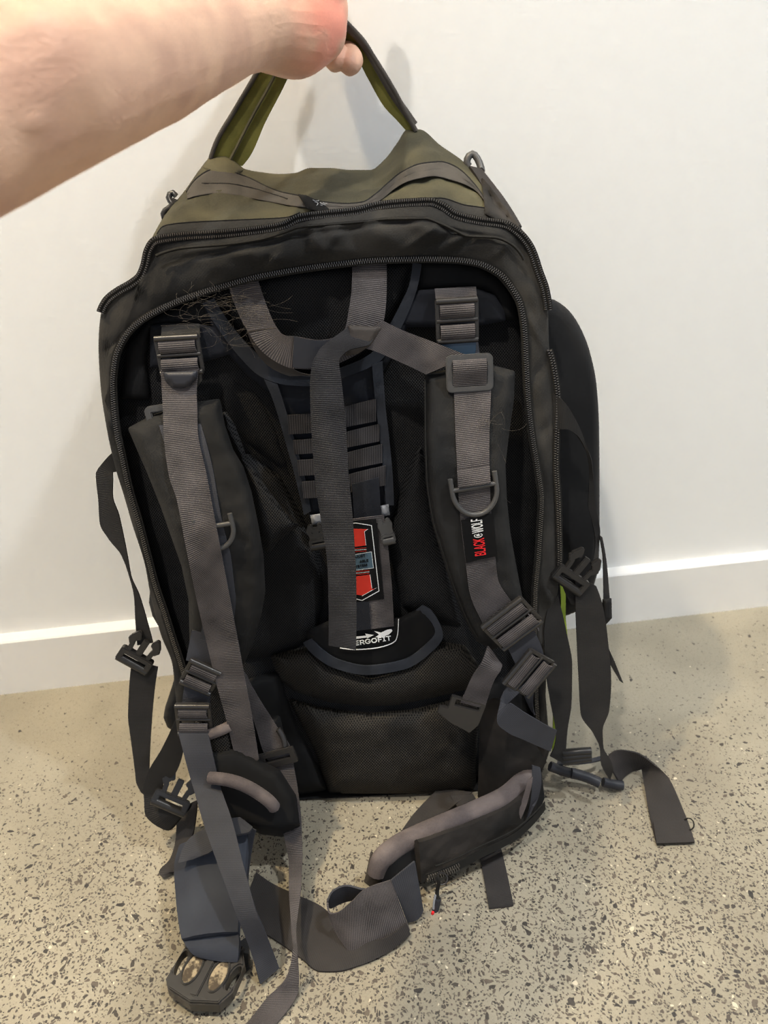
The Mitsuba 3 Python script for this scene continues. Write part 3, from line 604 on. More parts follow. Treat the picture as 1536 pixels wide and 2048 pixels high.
# ------------------------------------------------------------------ haul loop and loose straps of the harness
ribbon(BP + 'haul_loop', [(452, 552, 512, 545, -.006), (470, 610, 531, 604, .000), (494, 660, 552, 652, .008), (530, 708, 568, 670, .012), (588, 737, 592, 673, .014), (640, 738, 640, 680, .014), (700, 716, 672, 674, .014), (750, 680, 690, 656, .014), (768, 640, 697, 622, .012), (773, 590, 703, 580, .006), (773, 526, 704, 530, -.004)], 'm_web', .0018)
ribbon(BP + 'haul_loop__sleeve', [(588, 672, 585, 734, .0165), (640, 681, 632, 736, .0165), (684, 676, 668, 728, .0160)], 'm_rubber', .0012, label='dark rubbery inside of the loop')
ribbon(BP + 'haul_loop__sleeve', [(494, 662, 552, 655, .0095), (505, 690, 562, 684, .004), (535, 730, 590, 740, -.002), (580, 752, 640, 750, -.004)], 'm_leather', .0012)
ribbon(BP + 'chest_strap', [(690, 690, 764, 640, .016), (735, 698, 800, 658, .018), (795, 722, 862, 682, .021), (852, 749, 938, 712, .024)], 'm_web', .0018)
ribbon(BP + 'hanging_strap', [(700, 652, 752, 655, .016), (672, 672, 738, 690, .022), (640, 698, 700, 700, .027), (624, 730, 678, 724, .030), (620, 770, 684, 770, .033), (623, 860, 692, 850, .036), (629, 950, 697, 945, .038), (642, 1040, 706, 1040, .040), (654, 1120, 711, 1120, .042), (657, 1210, 713, 1210, .043), (657, 1290, 712, 1299, .044)], 'm_web_shaded', .0018, label='grey strap end hanging down the middle')
pad(BP + 'haul_loop__cuff', [(697, 650, ), (764, 654), (742, 690), (716, 708), (690, 712), (696, 690)], .0185, .003, 8, 'm_leather', step=6, rnd=3)

# ------------------------------------------------------------------ shoulder straps
# right one
rs = BP + 'shoulder_strap'
def rs_off(px, py): return .004 + .020 * np.clip((np.asarray(py) - 735) / 200, 0, 1) + .010 * np.sin(np.clip((np.asarray(py) - 735) / 560, 0, 1) * math.pi)
k1 = pad(rs, [(850, 748), (905, 737), (985, 730), (1030, 742), (1028, 800), (1018, 870), (1011, 930), (1014, 1000), (1021, 1067), (1033, 1133), (1045, 1195), (1052, 1240), (1020, 1285), (985, 1300), (952, 1282), (925, 1232), (902, 1170), (880, 1100), (862, 1040), (851, 960), (848, 870), (850, 800)], rs_off, .016, 22, 'm_pad', step=7, wr=.0022, wsc=90, base=.006, label='padded charcoal shoulder strap with a logo tag')
def on_rs(px, py, o): return P(px, py, rs_off(px, py) + o)
def rib_on(key, st, f, m='m_web', **kw):
    return ribbon(key, [(a, b, c, d, float(f(np.array((a + c) / 2.), np.array((b + d) / 2.))) + o) for a, b, c, d, o in st], m, **kw)
web1 = rib_on(k1 + '__webbing', [(905, 730, 982, 726, .018), (908, 790, 982, 782, .0175), (911, 870, 979, 862, .0175), (915, 960, 979, 950, .0175), (921, 1040, 983, 1030, .0175), (933, 1140, 992, 1128, .0175), (938, 1180, 996, 1158, .018), (962, 1240, 1030, 1215, .018), (990, 1285, 1052, 1262, .018)], rs_off)
seam(k1 + '__seam', [(850, 760), (851, 870), (854, 960), (866, 1040), (884, 1100), (906, 1168), (929, 1228), (955, 1275)], on_rs, .0128, .0007, 'm_tape')
ladder(k1 + '__ladder_buckle', (914, 640), (957, 637), .0195, .016, label='dark plastic ladder buckle', tabm='m_tab_daylit', tabl=1.0)
ribbon(k1 + '__load_strap', [(869, 578, 952, 574, -.004), (872, 604, 954, 600, .004)], 'm_web')
ribbon(k1 + '__load_strap', [(895, 690, 956, 682, .006), (908, 735, 962, 728, .016)], 'm_web_back')
M, hw = frame_at((939, 746), (986, 743), .029)
lp = sg.box(-hw, -.0165, hw, .0165).buffer(-.005).buffer(.005).difference(sg.box(-hw + .006, -.0105, hw - .006, .0105).buffer(-.002).buffer(.002))
k2 = add(k1 + '__slider_loop', put(plate(lp, .005, .001), M), 'm_plastic_gray', smooth=40, label='grey plastic loop')
Lp = np.array([[-hw + .006, y, z] for y, z in ((-.0165, .0005), (-.008, .002), (-.002, .004), (.004, .0055), (.0085, .0045), (.011, .001), (.010, -.002))]); Lp[:, 1] += .0012
ms, uv = strip_mesh(spline(Lp, 14), spline(Lp * [-1, 1, 1], 14), .0015); add(k2 + '__webbing_wrap', put(ms, M), 'm_web', smooth=True, uv=uv)
# D-ring
def dring(key, c, right, o, drop, r=.0024, m='m_plastic_gray'):
    M, hw = frame_at(c, right, o)
    a = np.linspace(0, -math.pi, 24); arc = np.stack([hw * np.cos(a), -drop * .12 + drop * np.sin(a) * .88, 0 * a], 1)
    arc = np.vstack([[[hw, drop * .42, 0]], [[hw, drop * .15, 0]], arc, [[-hw, drop * .15, 0]], [[-hw, drop * .42, 0]]])
    g = cat_(tube_mesh(spline(arc, 60), r, 8), cyl([-hw, 0, .0], [hw, 0, .0], r * .95))
    return add(key, put(g, M), m, smooth=50)
kd = dring(k1 + '__d_ring', (948, 974), (992, 966), .054, .0265)
labels[kd] = {'label': 'grey plastic D-ring'}
rib_on(k1 + '__ring_tape', [(914, 940, 979, 930, .0195), (916, 970, 981, 960, .023), (917, 976, 982, 966, .0235)], rs_off)
# logo tag
kt = quad_prism(k1 + '__logo_tag', [(922, 1040), (986, 1026), (993, 1112), (932, 1126)], 0, .0012, 'm_dark', label='black woven tag lettered in red and white', surf=lambda x, y, o: on_rs(x, y, o + .0188))
def tagframe(px, py):
    a = on_rs(np.array(px * 1.), np.array(py * 1.), .0204); b = on_rs(np.array(px - 2.4), np.array(py - 20.), .0204)
    ux = (b - a) / np.linalg.norm(b - a); nz = PN - ux * (PN @ ux); nz /= np.linalg.norm(nz); M = np.eye(4); M[:3, 0], M[:3, 1], M[:3, 2], M[:3, 3] = ux, np.cross(nz, ux), nz, a
    return M
add(kt + '__lettering', lettering('BLACK', tagframe(959, 1094), .0098, True, .0004, length=.0172), 'm_logo_red', smooth=False, label='red lettering')
add(kt + '__lettering', lettering('WOLF', tagframe(954, 1051.5), .0098, True, .0004, length=.0138), 'm_white', smooth=False, label='white lettering')
# the small curled wolf mark between the words
M = tagframe(956.5, 1071)
a = np.linspace(.7, 5.6, 26); M = M @ np.diag([.62, .8, 1, 1.])
wm = [tube_mesh(np.stack([.0032 * np.cos(a) * .9, .0045 * np.sin(a), 0 * a], 1), .00055, 5), trimesh.creation.extrude_polygon(sg.Polygon([(-.001, .0005), (.0005, .0026), (.0012, .0014), (.0024, .0022), (.0022, .0002), (.0032, -.0012), (.0012, -.0010), (.0002, -.0026), (-.0004, -.0010)]), .0004, engine='earcut')]
add(kt + '__wolf_mark', put(cat_(*wm), M), 'm_white', smooth=False, label='small white curled mark')
# buckles at the foot of the right strap
ladder(k1 + '__foot_buckle', (1023, 1246), (1064, 1215), .0185, .050, tab=False)
ribbon(k1 + '__foot_webbing', [(1005, 1280, 1060, 1245, .046), (1028, 1322, 1085, 1300, .046), (1045, 1365, 1090, 1325, .046)], 'm_web_back')
ladder(k1 + '__foot_buckle', (1057, 1345), (1086, 1310), .0165, .050, tab=False)
ribbon(k1 + '__foot_webbing', [(1042, 1215, 1070, 1240, .042), (1050, 1225, 1078, 1262, .040)], 'm_web')
ribbon(k1 + '__foot_webbing', [(976, 1292, 1004, 1330, .046), (960, 1330, 998, 1345, .052), (945, 1352, 985, 1368, .050), (930, 1385, 975, 1398, .046), (921, 1404, 968, 1416, .044)], 'm_web')
M, hw = frame_at((930, 1420), (962, 1428), .043)
hk = sg.Polygon([(-hw, .012), (hw, .012), (hw, -.012), (hw * .7, -.022), (-hw * .6, -.016), (-hw * 1.5, -.008), (-hw * 1.5, -.003), (-hw, -.002)]).buffer(.002).buffer(-.001).difference(sg.box(-hw * .75, .004, hw * .75, .0105))
add(k1 + '__hook_buckle', put(plate(hk, .005), M), 'm_plastic', smooth=40, label='flat dark plastic hook buckle')
ribbon(k1 + '__strap_end', [(1045, 1340, 1058, 1352, .040), (1024, 1362, 1050, 1372, .048), (1003, 1395, 1012, 1412, .058), (994, 1440, 1020, 1406, .064), (1012, 1462, 1048, 1424, .064), (1050, 1480, 1080, 1443, .060), (1100, 1502, 1113, 1460, .050)], 'm_web_back', .0018, label='smooth grey strap looping out of the lower buckle')
ribbon(k1 + '__strap_end', [(1035, 1345, 1080, 1330, .036), (1046, 1385, 1066, 1400, .034), (1062, 1420, 1070, 1430, .030)], 'm_web_back')

# left one
def ls_off(px, py): return .002 + .026 * np.clip((np.asarray(py) - 800) / 250, 0, 1) + .008 * np.sin(np.clip((np.asarray(py) - 800) / 520, 0, 1) * math.pi)
k3 = pad(rs, [(255, 856), (300, 832), (345, 815), (398, 803), (440, 797), (450, 850), (467, 900), (487, 933), (503, 983), (517, 1050), (527, 1110), (531, 1183), (522, 1233), (504, 1293), (488, 1328), (430, 1345), (380, 1320), (377, 1200), (363, 1133), (340, 1067), (320, 1010), (293, 943), (274, 900)], ls_off, .016, 24, 'm_pad', step=7, wr=.0022, wsc=90, base=.006, label='padded charcoal shoulder strap under a long webbing')
pad(k3 + '__mesh_lining', [(440, 800), (470, 850), (500, 930), (560, 1010), (600, 1050), (560, 1080), (532, 1110), (517, 1050), (503, 983), (487, 933), (450, 870)], lambda x, y: ls_off(x, y) - .022, .012, 18, 'm_mesh', step=8, base=.004)
ladder(k3 + '__ladder_buckle', (359, 709), (404, 706), .0175, .012, label='dark plastic ladder buckle')
pad(k3 + '__ladder_tab', [(326, 744), (396, 741), (394, 757), (380, 772), (362, 778), (344, 774), (330, 760)], .020, .003, 6, 'm_rubber', step=6, rnd=3)
ribbon(k3 + '__load_strap', [(324, 650, 399, 648, -.006), (322, 678, 401, 676, .006)], 'm_webdark')
def lw(o): return lambda x, y: ls_off(x, y) + o
k4 = rib_on(k3 + '__long_strap', [(322, 738, 397, 736, .014), (325, 800, 394, 800, .018), (328, 870, 396, 862, .020), (338, 950, 412, 942, .021), (354, 1000, 422, 995, .021), (370, 1083, 434, 1060, .022), (390, 1183, 448, 1133, .022), (413, 1283, 474, 1270, .024), (433, 1367, 492, 1367, .030), (453, 1440, 503, 1425, .034), (473, 1523, 517, 1512, .036), (484, 1560, 518, 1518, .037)], ls_off, label='long grey webbing hanging from the ladder buckle')
rib_on(k3 + '__webbing', [(318, 850, 402, 848, .0165), (345, 940, 425, 935, .0165), (372, 1040, 443, 1036, .0165), (395, 1120, 462, 1115, .0165), (408, 1200, 471, 1190, .0165), (400, 1275, 464, 1260, .0165), (385, 1320, 452, 1312, .017)], ls_off, 'm_web_back')
kd = dring(k3 + '__d_ring', (428, 1052), (464, 1046), .055, .022)
M, hw = frame_at((318, 846), (336, 843), .0135)
lp = sg.box(-hw * 1.2, -.0165, hw * 2, .0165).buffer(-.005).buffer(.005).difference(sg.box(-hw + .005, -.0105, hw * 2 - .005, .0105))
add(k3 + '__slider_loop', put(plate(lp, .005, .001), M), 'm_plastic_gray', smooth=40)
ladder(k3 + '__foot_buckle', (402, 1352), (434, 1366), .015, .054, tab=False)
ribbon(k3 + '__foot_webbing', [(384, 1260, 430, 1268, .046), (372, 1320, 432, 1340, .050)], 'm_web_back')
ribbon(k3 + '__foot_webbing', [(370, 1350, 426, 1370, .050), (364, 1405, 420, 1408, .052), (360, 1425, 420, 1425, .054)], 'm_web_back')
ladder(k3 + '__foot_buckle', (388, 1437), (424, 1437), .0185, .060, tab=False)
ribbon(k3 + '__lower_strap', [(356, 1462, 416, 1462, .064), (366, 1500, 424, 1500, .072), (385, 1570, 440, 1570, .084), (405, 1640, 464, 1640, 'g.100'), (440, 1740, 490, 1740, 'g.085'), (478, 1840, 520, 1840, 'g.060'), (502, 1905, 541, 1890, 'g.028'), (520, 1968, 558, 1936, 'g.004')], 'm_web_back', .0018, label='long smooth grey strap reaching the floor')
ribbon(k3 + '__lower_strap', [(350, 1440, 372, 1465, .050), (322, 1500, 352, 1545, .050), (296, 1545, 326, 1570, .046), (287, 1585, 330, 1600, .046), (290, 1625, 345, 1612, .052), (312, 1650, 352, 1618, .056), (336, 1660, 372, 1622, .056), (350, 1650, 384, 1606, .050)], 'm_webdark', .0018)
# thin strap running down to the floor
ribbon(BP + 'thin_strap', [(478, 1330, 494, 1352, .030), (497, 1405, 520, 1400, .040), (512, 1455, 552, 1450, .046), (532, 1515, 584, 1505, .054), (540, 1525, 586, 1520, .055), (552, 1580, 596, 1580, .066), (566, 1660, 603, 1650, .084), (577, 1720, 605, 1720, .10), (578, 1780, 602, 1780, None), (582, 1850, 592, 1860, None), (586, 1900, 595, 1910, 'g.035'), (575, 1950, 598, 1945, 'g.020'), (545, 1985, 596, 1985, 'g.006'), (490, 2050, 560, 2040, 'g.002'), (420, 2110, 490, 2110, 'g.002')], 'm_web', .0014, label='thin grey strap trailing to the floor')
M, hw = frame_at((556, 1516), (588, 1508), .058)
lp = sg.box(-hw, -.007, hw, .007).buffer(.002).difference(sg.box(-hw + .004, -.0015, hw - .004, .0035))
add(BP + 'thin_strap__slider', put(plate(lp, .004), M), 'm_plastic', smooth=40)
tube(BP + 'thin_strap__slider', [(556, 1458, .05), (566, 1475, .052), (570, 1492, .054)], .003, 'm_plastic')

# ------------------------------------------------------------------ compression straps at the sides
ribbon(BP + 'side_strap', [(225, 905, 240, 942, -.012), (206, 925, 226, 945, -.010), (192, 948, 226, 955, -.008), (197, 1000, 226, 995, -.006), (200, 1045, 238, 1030, -.004), (218, 1078, 248, 1075, -.002), (243, 1110, 255, 1110, .0), (258, 1150, 262, 1150, .002), (268, 1190, 279, 1190, .004), (271, 1240, 294, 1240, .006), (275, 1290, 306, 1285, .008)], 'm_webdark', .0018, label='black compression strap hanging clear of the left side')
M, hw = frame_at((281, 1302), (306, 1316), .012); side_buckle_male(BP + 'side_strap__buckle', M @ np.diag([-1, 1, -1, 1.]), .034, .038)
ribbon(BP + 'side_strap', [(264, 1320, 316, 1334, .010), (258, 1390, 308, 1390, .012), (258, 1450, 303, 1450, .014), (265, 1500, 300, 1500, .018), (272, 1560, 297, 1560, .024), (282, 1585, 292, 1592, .030)], 'm_webdark', .0018)
M, hw = frame_at((351, 1584), (379, 1596), .052, tilt=-.5); side_buckle_male(BP + 'side_strap__buckle', M, .036, .034, label='black three-pronged buckle half tilted outwards')
ribbon(BP + 'side_strap', [(350, 1620, 395, 1600, .030), (352, 1680, 388, 1660, None), (340, 1720, 380, 1690, None), (318, 1745, 350, 1745, 'g.006'), (326, 1756, 362, 1738, 'g.004')], 'm_webbrown', .0018)
# right upper
ribbon(BP + 'side_strap', [(1106, 858, 1106, 786, .002), (1130, 858, 1125, 800, .006), (1150, 868, 1150, 838, .004), (1165, 888, 1168, 880, -.004), (1176, 920, 1184, 925, -.014), (1178, 960, 1187, 965, -.022), (1176, 1010, 1190, 1010, -.026), (1183, 1040, 1200, 1062, -.028), (1190, 1080, 1198, 1085, -.026), (1186, 1120, 1196, 1115, -.02)], 'm_webdark', .0018, label='black compression strap twisting out of the right side')
M, hw = frame_at((1156, 1140), (1186, 1160), .006); side_buckle_male(BP + 'side_strap__buckle', M @ np.diag([-1, 1, -1, 1.]), .036, .040)
ribbon(BP + 'side_strap', [(1150, 1150, 1192, 1172, .004), (1151, 1215, 1206, 1215, .006), (1154, 1290, 1216, 1285, .010), (1158, 1370, 1222, 1365, .016), (1162, 1430, 1218, 1420, .02), (1186, 1466, 1205, 1460, .024), (1200, 1500, 1207, 1495, .026), (1202, 1525, 1222, 1522, .030), (1220, 1560, 1226, 1540, .032)], 'm_webdark', .0018, label='wide black strap hanging to the floor at the right')
ribbon(BP + 'side_strap', [(1118, 1148, 1150, 1160, .0), (1128, 1180, 1152, 1190, .0), (1142, 1208, 1153, 1210, .0)], 'm_webdark', .002)
ribbon(BP + 'side_strap', [(1198, 1070, 1204, 1074, -.024), (1206, 1120, 1213, 1130, -.018), (1207, 1195, 1219, 1197, -.008), (1203, 1245, 1222, 1230, -.002), (1190, 1262, 1206, 1256, .004), (1205, 1300, 1215, 1290, .008), (1224, 1335, 1230, 1325, .012), (1240, 1362, 1246, 1366, .016)], 'm_webdark', .0016, label='narrow black strap end with a folded knot')
pad(BP + 'side_strap__fold', [(1205, 1198), (1223, 1196), (1224, 1236), (1208, 1254), (1200, 1250)], .0, .006, 8, 'm_black', step=5, rnd=2)
# right lower
ribbon(BP + 'side_strap', [(1096, 1215, 1116, 1190, .0), (1088, 1268, 1133, 1265, .006), (1090, 1330, 1144, 1330, .010), (1100, 1400, 1143, 1400, .014), (1112, 1470, 1134, 1467, .018), (1100, 1512, 1130, 1528, .022)], 'm_webdark', .0018, label='dark grey strap flat against the lower right side')
# strap lying on the floor, far right
ribbon(BP + 'floor_strap', [(1240, 1568, 1212, 1520, 'g.006', 'g.030'), (1252, 1550, 1238, 1500, 'g.003', 'g.036'), (1270, 1541, 1272, 1505, 'g.003', 'g.034'), (1284, 1537, 1308, 1528, 'g.006', 'g.024'), (1291, 1585, 1341, 1562, 'g.004', 'g.014'), (1301, 1640, 1364, 1615, 'g.002', 'g.004'), (1313, 1687, 1389, 1684, 'g.002', 'g.002')], 'm_webbrown', .002, label='dark strap end folded over on the floor at the right')
ribbon(BP + 'floor_strap__hem', [(1306, 1643, 1368, 1640, 'g.005'), (1313, 1688, 1389, 1685, 'g.004')], 'm_webbrown', .002)
tube(BP + 'floor_strap__thread_loop', [(1368, 1640, 'g.004'), (1386, 1642, 'g.008'), (1388, 1652, 'g.006'), (1376, 1660, 'g.003')], .0007, 'm_tape', 6)
tube(BP + 'floor_clip', [(1100, 1532, 'g.030'), (1115, 1538, 'g.026'), (1140, 1546, 'g.020')], .0055, 'm_rubber', label='grey tubular strap end lying on the floor')
tube(BP + 'floor_clip', [(1142, 1546, 'g.022'), (1172, 1554, 'g.018'), (1200, 1566, 'g.014')], .0058, 'm_rubber')
tube(BP + 'floor_clip', [(1206, 1564, 'g.012'), (1225, 1568, 'g.009'), (1246, 1571, 'g.007')], .0052, 'm_rubber')
for y0 in (0, 9, 18):
    tube(BP + 'floor_buckle', [(1128, 1506 + y0, .020), (1150, 1504 + y0 * .9, .024), (1182, 1502 + y0 * .75, .026)], .0042, 'm_plastic_black')
ribbon(BP + 'floor_strap', [(1112, 1530, 1116, 1522, 'g.03'), (1160, 1528, 1160, 1521, 'g.026'), (1205, 1520, 1208, 1510, 'g.02')], 'm_web_back', .002)
# straps under the pack that run out on the floor
ribbon(BP + 'base_strap', [(880, 1575, 945, 1585, 'g.012'), (835, 1620, 885, 1632, 'g.004'), (800, 1668, 850, 1680, 'g.002')], 'm_webbrown', .002)
ribbon(BP + 'base_strap', [(900, 1590, 946, 1588, 'g.012'), (918, 1620, 962, 1615, 'g.004'), (940, 1660, 985, 1660, 'g.002'), (960, 1715, 1004, 1705, 'g.002'), (978, 1817, 1027, 1811, 'g.002')], 'm_webbrown', .002, label='grey strap end flat on the floor under the hip belt')

# ------------------------------------------------------------------ hip belt, right wing with its pocket
hb = BP + 'hip_belt'
def wall_strip(key, lo, up, th, m, crown=0., label=None, n=70):
    """a standing padded band: lower and upper edge as (x, y, mode) picture points"""
    Lp = spline(np.array([pt(*q) for q in lo]), n, kind='p'); Rp = spline(np.array([pt(*q) for q in up]), n, kind='p')
    ms, uv = strip_mesh(Lp, Rp, th, m=9, crown=crown); return add(key, ms, m, smooth=True, uv=uv, label=label)
# track of the belt: picture points of the top rim and their distance in the room (world y)
rim = [(1072, 1538, .600), (1048, 1553, .590), (1012, 1583, .575), (950, 1613, .560), (872, 1646, .545), (800, 1680, .528), (766, 1706, .515), (752, 1738, .508)]
low = [(1078, 1590, .592), (1060, 1628, .580), (1020, 1668, .566), (960, 1706, .553), (900, 1738, .540), (850, 1762, .522), (815, 1770, .512), (775, 1776, .506)]
Rm = np.array([pt(x, y, f'y{w}') for x, y, w in rim]); Lw = np.array([pt(x, y, f'y{w}') for x, y, w in low]); Lw[:, 2] = np.maximum(Lw[:, 2], .006)
rimc = spline(Rm, 90); lowc = spline(Lw, 90)
ms, uv = strip_mesh(lowc, rimc, .016, m=9, crown=.004)
kb = add(hb, ms, 'm_black', smooth=True, uv=uv, label='black padded hip belt wing curving forward on the floor')
rr_ = np.interp(np.linspace(0, 1, 90), [0, .06, .9, 1], [.006, .0102, .0105, .009])
add(kb + '__rim', tube_mesh(rimc + np.array([0, -.002, -.004]), rr_, 12), 'm_edge', smooth=60, label='worn mauve-grey padded rim')
# inner face towards the pack
def inface(px, py): return P(px, py, np.full(np.shape(px), 0.))
ribbon(kb + '__inner_face', [(965, 1420, 960, 1592, .004), (1000, 1400, 985, 1590, .022), (1040, 1440, 1012, 1574, .034), (1072, 1490, 1040, 1560, .034), (1090, 1520, 1070, 1545, .026)], 'm_fabric', .006, label='brownish inner face')
# pocket on the outside
pk_up = [(1066, 1568, .585), (1040, 1592, .574), (1000, 1620, .561), (930, 1650, .545), (880, 1668, .534), (836, 1682, .524)]
pk_lo = [(1070, 1612, .580), (1048, 1645, .568), (1012, 1678, .555), (950, 1712, .538), (892, 1744, .525), (840, 1762, .514)]
A = spline(np.array([pt(x, y, f'y{w - .006}') for x, y, w in pk_lo]), 60); B = spline(np.array([pt(x, y, f'y{w - .006}') for x, y, w in pk_up]), 60)
A[:, 2] = np.maximum(A[:, 2], .008)
ms, uv = strip_mesh(A, B, .005, m=15, crown=.0135)
v = ms.vertices; ms.vertices = v + (meshkit.fbm(v * 55, 3, 4) - .5)[:, None] * np.array([0, -.007, .003])
kp = add(kb + '__pocket', ms, 'm_fabric', smooth=True, uv=uv, label='small zipped fabric pocket')
c = A * .70 + B * .30; nrm = np.cross(np.gradient(A, axis=0), B - A); nrm /= np.linalg.norm(nrm, axis=1, keepdims=True); nrm *= np.sign(nrm @ np.array([0, -1., .5]))[:, None]
c = c + nrm * .0140
w_ = (B - A) / np.linalg.norm(B - A, axis=1, keepdims=True)
ms, uv = strip_mesh(c - w_ * .0045, c + w_ * .0045, .001, m=3); add(kp + '__zip_tape', ms, 'm_tape', smooth=True, uv=uv)
teeth(kp + '__zip_teeth', c[44:] + nrm[44:] * .0008, nrm[44:], .0024, w=.003, gap=.0016, h=.002)
c2 = A * .45 + B * .55 + nrm * .0155; add(kp + '__seam', tube_mesh(c2[2:56], .0009, 6), 'm_tape', smooth=60)
c2 = A * .92 + B * .08 + nrm * .0062; add(kp + '__seam', tube_mesh(c2[2:58], .0009, 6), 'm_tape', smooth=60)
# zip pull and its cord
a0 = c[53] + nrm[53] * .004 + np.array([0, 0, .006])
ring = np.array([[math.cos(t), math.sin(t), 0] for t in np.linspace(0, 2 * math.pi, 25)]) * .0058
RM = np.eye(4); RM[:3, 0] = [.9, .1, .2]; RM[:3, 2] = [0, -.8, .6]; RM[:3, 1] = np.cross(RM[:3, 2], RM[:3, 0]); RM[:3, 3] = a0 + [0, -.004, -.004]
add(kp + '__zip_pull', put(tube_mesh(ring, .0011, 6), RM), 'm_plastic', smooth=60)
yw = a0[1] - .008
tube(kp + '__zip_pull__cord', [(872, 1752, f'y{yw}'), (877, 1770, f'y{yw}'), (874, 1786, f'y{yw}'), (877, 1800, f'y{yw - .004}')], .0019, 'm_tape', 7)
tube(kp + '__zip_pull__cord_end', [(876, 1798, f'y{yw - .004}'), (872, 1815, f'y{yw - .006}'), (869, 1832, f'y{yw - .008}')], .0034, 'm_rubber', 8, label='dark rubber cord end')
tube(kp + '__zip_pull__cord_tip', [(866, 1824, f'y{yw - .0105}'), (864, 1831, f'y{yw - .0105}')], .0014, 'm_logo_red', 8)
tube(kp + '__zip_pull__cord', [(871, 1790, f'y{yw - .003}'), (868, 1805, f'y{yw - .006}'), (867, 1818, f'y{yw - .008}')], .0011, 'm_silver', 6)
# little strap tabs at the belt's root
ribbon(kb + '__root_tab', [(1064, 1530, 1080, 1535, 'y.572'), (1064, 1570, 1083, 1560, 'y.566'), (1060, 1610, 1078, 1590, 'y.562'), (1050, 1650, 1066, 1612, 'y.558')], 'm_web_back', .002)
ribbon(kb + '__root_tab', [(1056, 1560, 1066, 1552, 'y.568'), (1040, 1610, 1056, 1600, 'y.563'), (1024, 1645, 1040, 1640, 'y.560')], 'm_edge', .002)
# webbing out of the belt: standing fold, loop and the flat tail on the floor
ribbon(kb + '__webbing', [(815, 1844, 782, 1760, 'g.004', 'g.055'), (832, 1840, 806, 1740, 'g.006', 'g.062'), (846, 1820, 829, 1722, 'g.010', 'g.068')], 'm_web_back', .0018)
ribbon(kb + '__webbing', [(819, 1859, 781, 1760, 'g.004', 'g.054'), (782, 1886, 755, 1768, 'g.003', 'g.054'), (742, 1904, 727, 1780, 'g.003', 'g.052'), (706, 1904, 702, 1804, 'g.003', 'g.046'), (681, 1879, 677, 1824, 'g.008', 'g.036'), (664, 1846, 660, 1826, 'g.017', 'g.032'), (656, 1814, 655, 1804, 'g.024', 'g.034')], 'm_web', .0018, label='broad grey hip belt webbing standing on its edge')
ribbon(kb + '__webbing', [(656, 1814, 655, 1802, 'g.022', 'g.034'), (662, 1816, 664, 1783, 'g.018', 'g.040'), (690, 1803, 692, 1771, 'g.018', 'g.044'), (724, 1800, 726, 1778, 'g.014', 'g.044'), (762, 1815, 766, 1785, 'g.010', 'g.040')], 'm_web_back', .0018)
ribbon(kb + '__webbing_tail', [(820, 1868, 812, 1846, 'g.006', 'g.016'), (772, 1906, 762, 1878, 'g.003', 'g.014'), (722, 1930, 730, 1886, 'g.002', 'g.010'), (676, 1943, 702, 1868, 'g.0016', 'g.004'), (640, 1943, 672, 1842, 'g.0015'), (600, 1915, 645, 1815, 'g.0015'), (550, 1880, 597, 1792, 'g.0015'), (500, 1850, 545, 1768, 'g.002'), (478, 1838, 512, 1745, 'g.004')], 'm_webbrown', .0018, label='flat webbing tail lying on the floor between the belt wings')
pad(kb + '__tip', [(728, 1765), (742, 1700), (752, 1712), (764, 1760), (752, 1780), (735, 1782)], 0, .006, 8, 'm_leather', step=6, rnd=2, surf=lambda x, y, o: np.array([pt(a, b, f'y{.520 - c_}') for a, b, c_ in zip(x, y, np.broadcast_to(o, x.shape))]))

# ------------------------------------------------------------------ hip belt, left wing
k5 = pad(hb, [(410, 1500), (470, 1490), (560, 1540), (592, 1590), (604, 1655), (565, 1674), (520, 1668), (470, 1646), (425, 1615), (405, 1560)], lambda x, y: .050 + .03 * np.clip((np.asarray(y) - 1480) / 170, 0, 1), .014, 25, 'm_black', step=8, base=.03, label='black padded hip belt wing at the left')
tube(k5 + '__rim', [(420, 1556, .083), (445, 1558, .087), (480, 1567, .092), (515, 1585, .095), (540, 1604, .096), (548, 1614, .094)], .0062, 'm_edge', 12, label='worn mauve-grey padded rim')
tube(k5 + '__rim', [(408, 1472, .060), (425, 1467, .062), (460, 1452, .060)], .0055, 'm_edge', 10)
pad(k5 + '__mesh_pocket', [(412, 1475), (460, 1460), (478, 1540), (470, 1560), (440, 1556), (425, 1540)], .056, .008, 14, 'm_mesh_lumbar', step=7, rnd=3, label='mesh side pocket')
pad(k5 + '__panel', [(478, 1440), (560, 1430), (575, 1500), (590, 1580), (560, 1600), (480, 1560)], .034, .012, 20, 'm_black', step=8)
# the belt's end lying forward on the floor: sleeve, end fabric, buckle
zs = lambda a: f'g{a}'
ribbon(k5 + '__sleeve', [(362, 1690, 492, 1640, 'g.058', 'g.068'), (352, 1730, 496, 1690, 'g.048', 'g.056'), (354, 1790, 490, 1760, 'g.038', 'g.042'), (360, 1850, 480, 1830, 'g.031', 'g.033'), (366, 1882, 478, 1868, 'g.027', 'g.028')], 'm_neo', .012, crown=.006, label='smooth blue-grey sleeve over the belt end')
ribbon(k5 + '__end_fabric', [(368, 1884, 478, 1868, 'g.024', 'g.025'), (380, 1900, 480, 1892, 'g.022', 'g.023'), (400, 1910, 478, 1918, 'g.018', 'g.016'), (440, 1922, 474, 1923, 'g.015', 'g.014')], 'm_neo', .010, crown=.002)
ribbon(k5 + '__flap', [(357, 1725, 388, 1718, 'g.066'), (370, 1690, 415, 1708, 'g.072'), (392, 1668, 440, 1690, 'g.076'), (420, 1655, 470, 1672, 'g.078'), (455, 1640, 500, 1664, 'g.078'), (480, 1636, 505, 1655, 'g.076')], 'm_web_back', .0022, label='grey webbing flap folded across the sleeve')
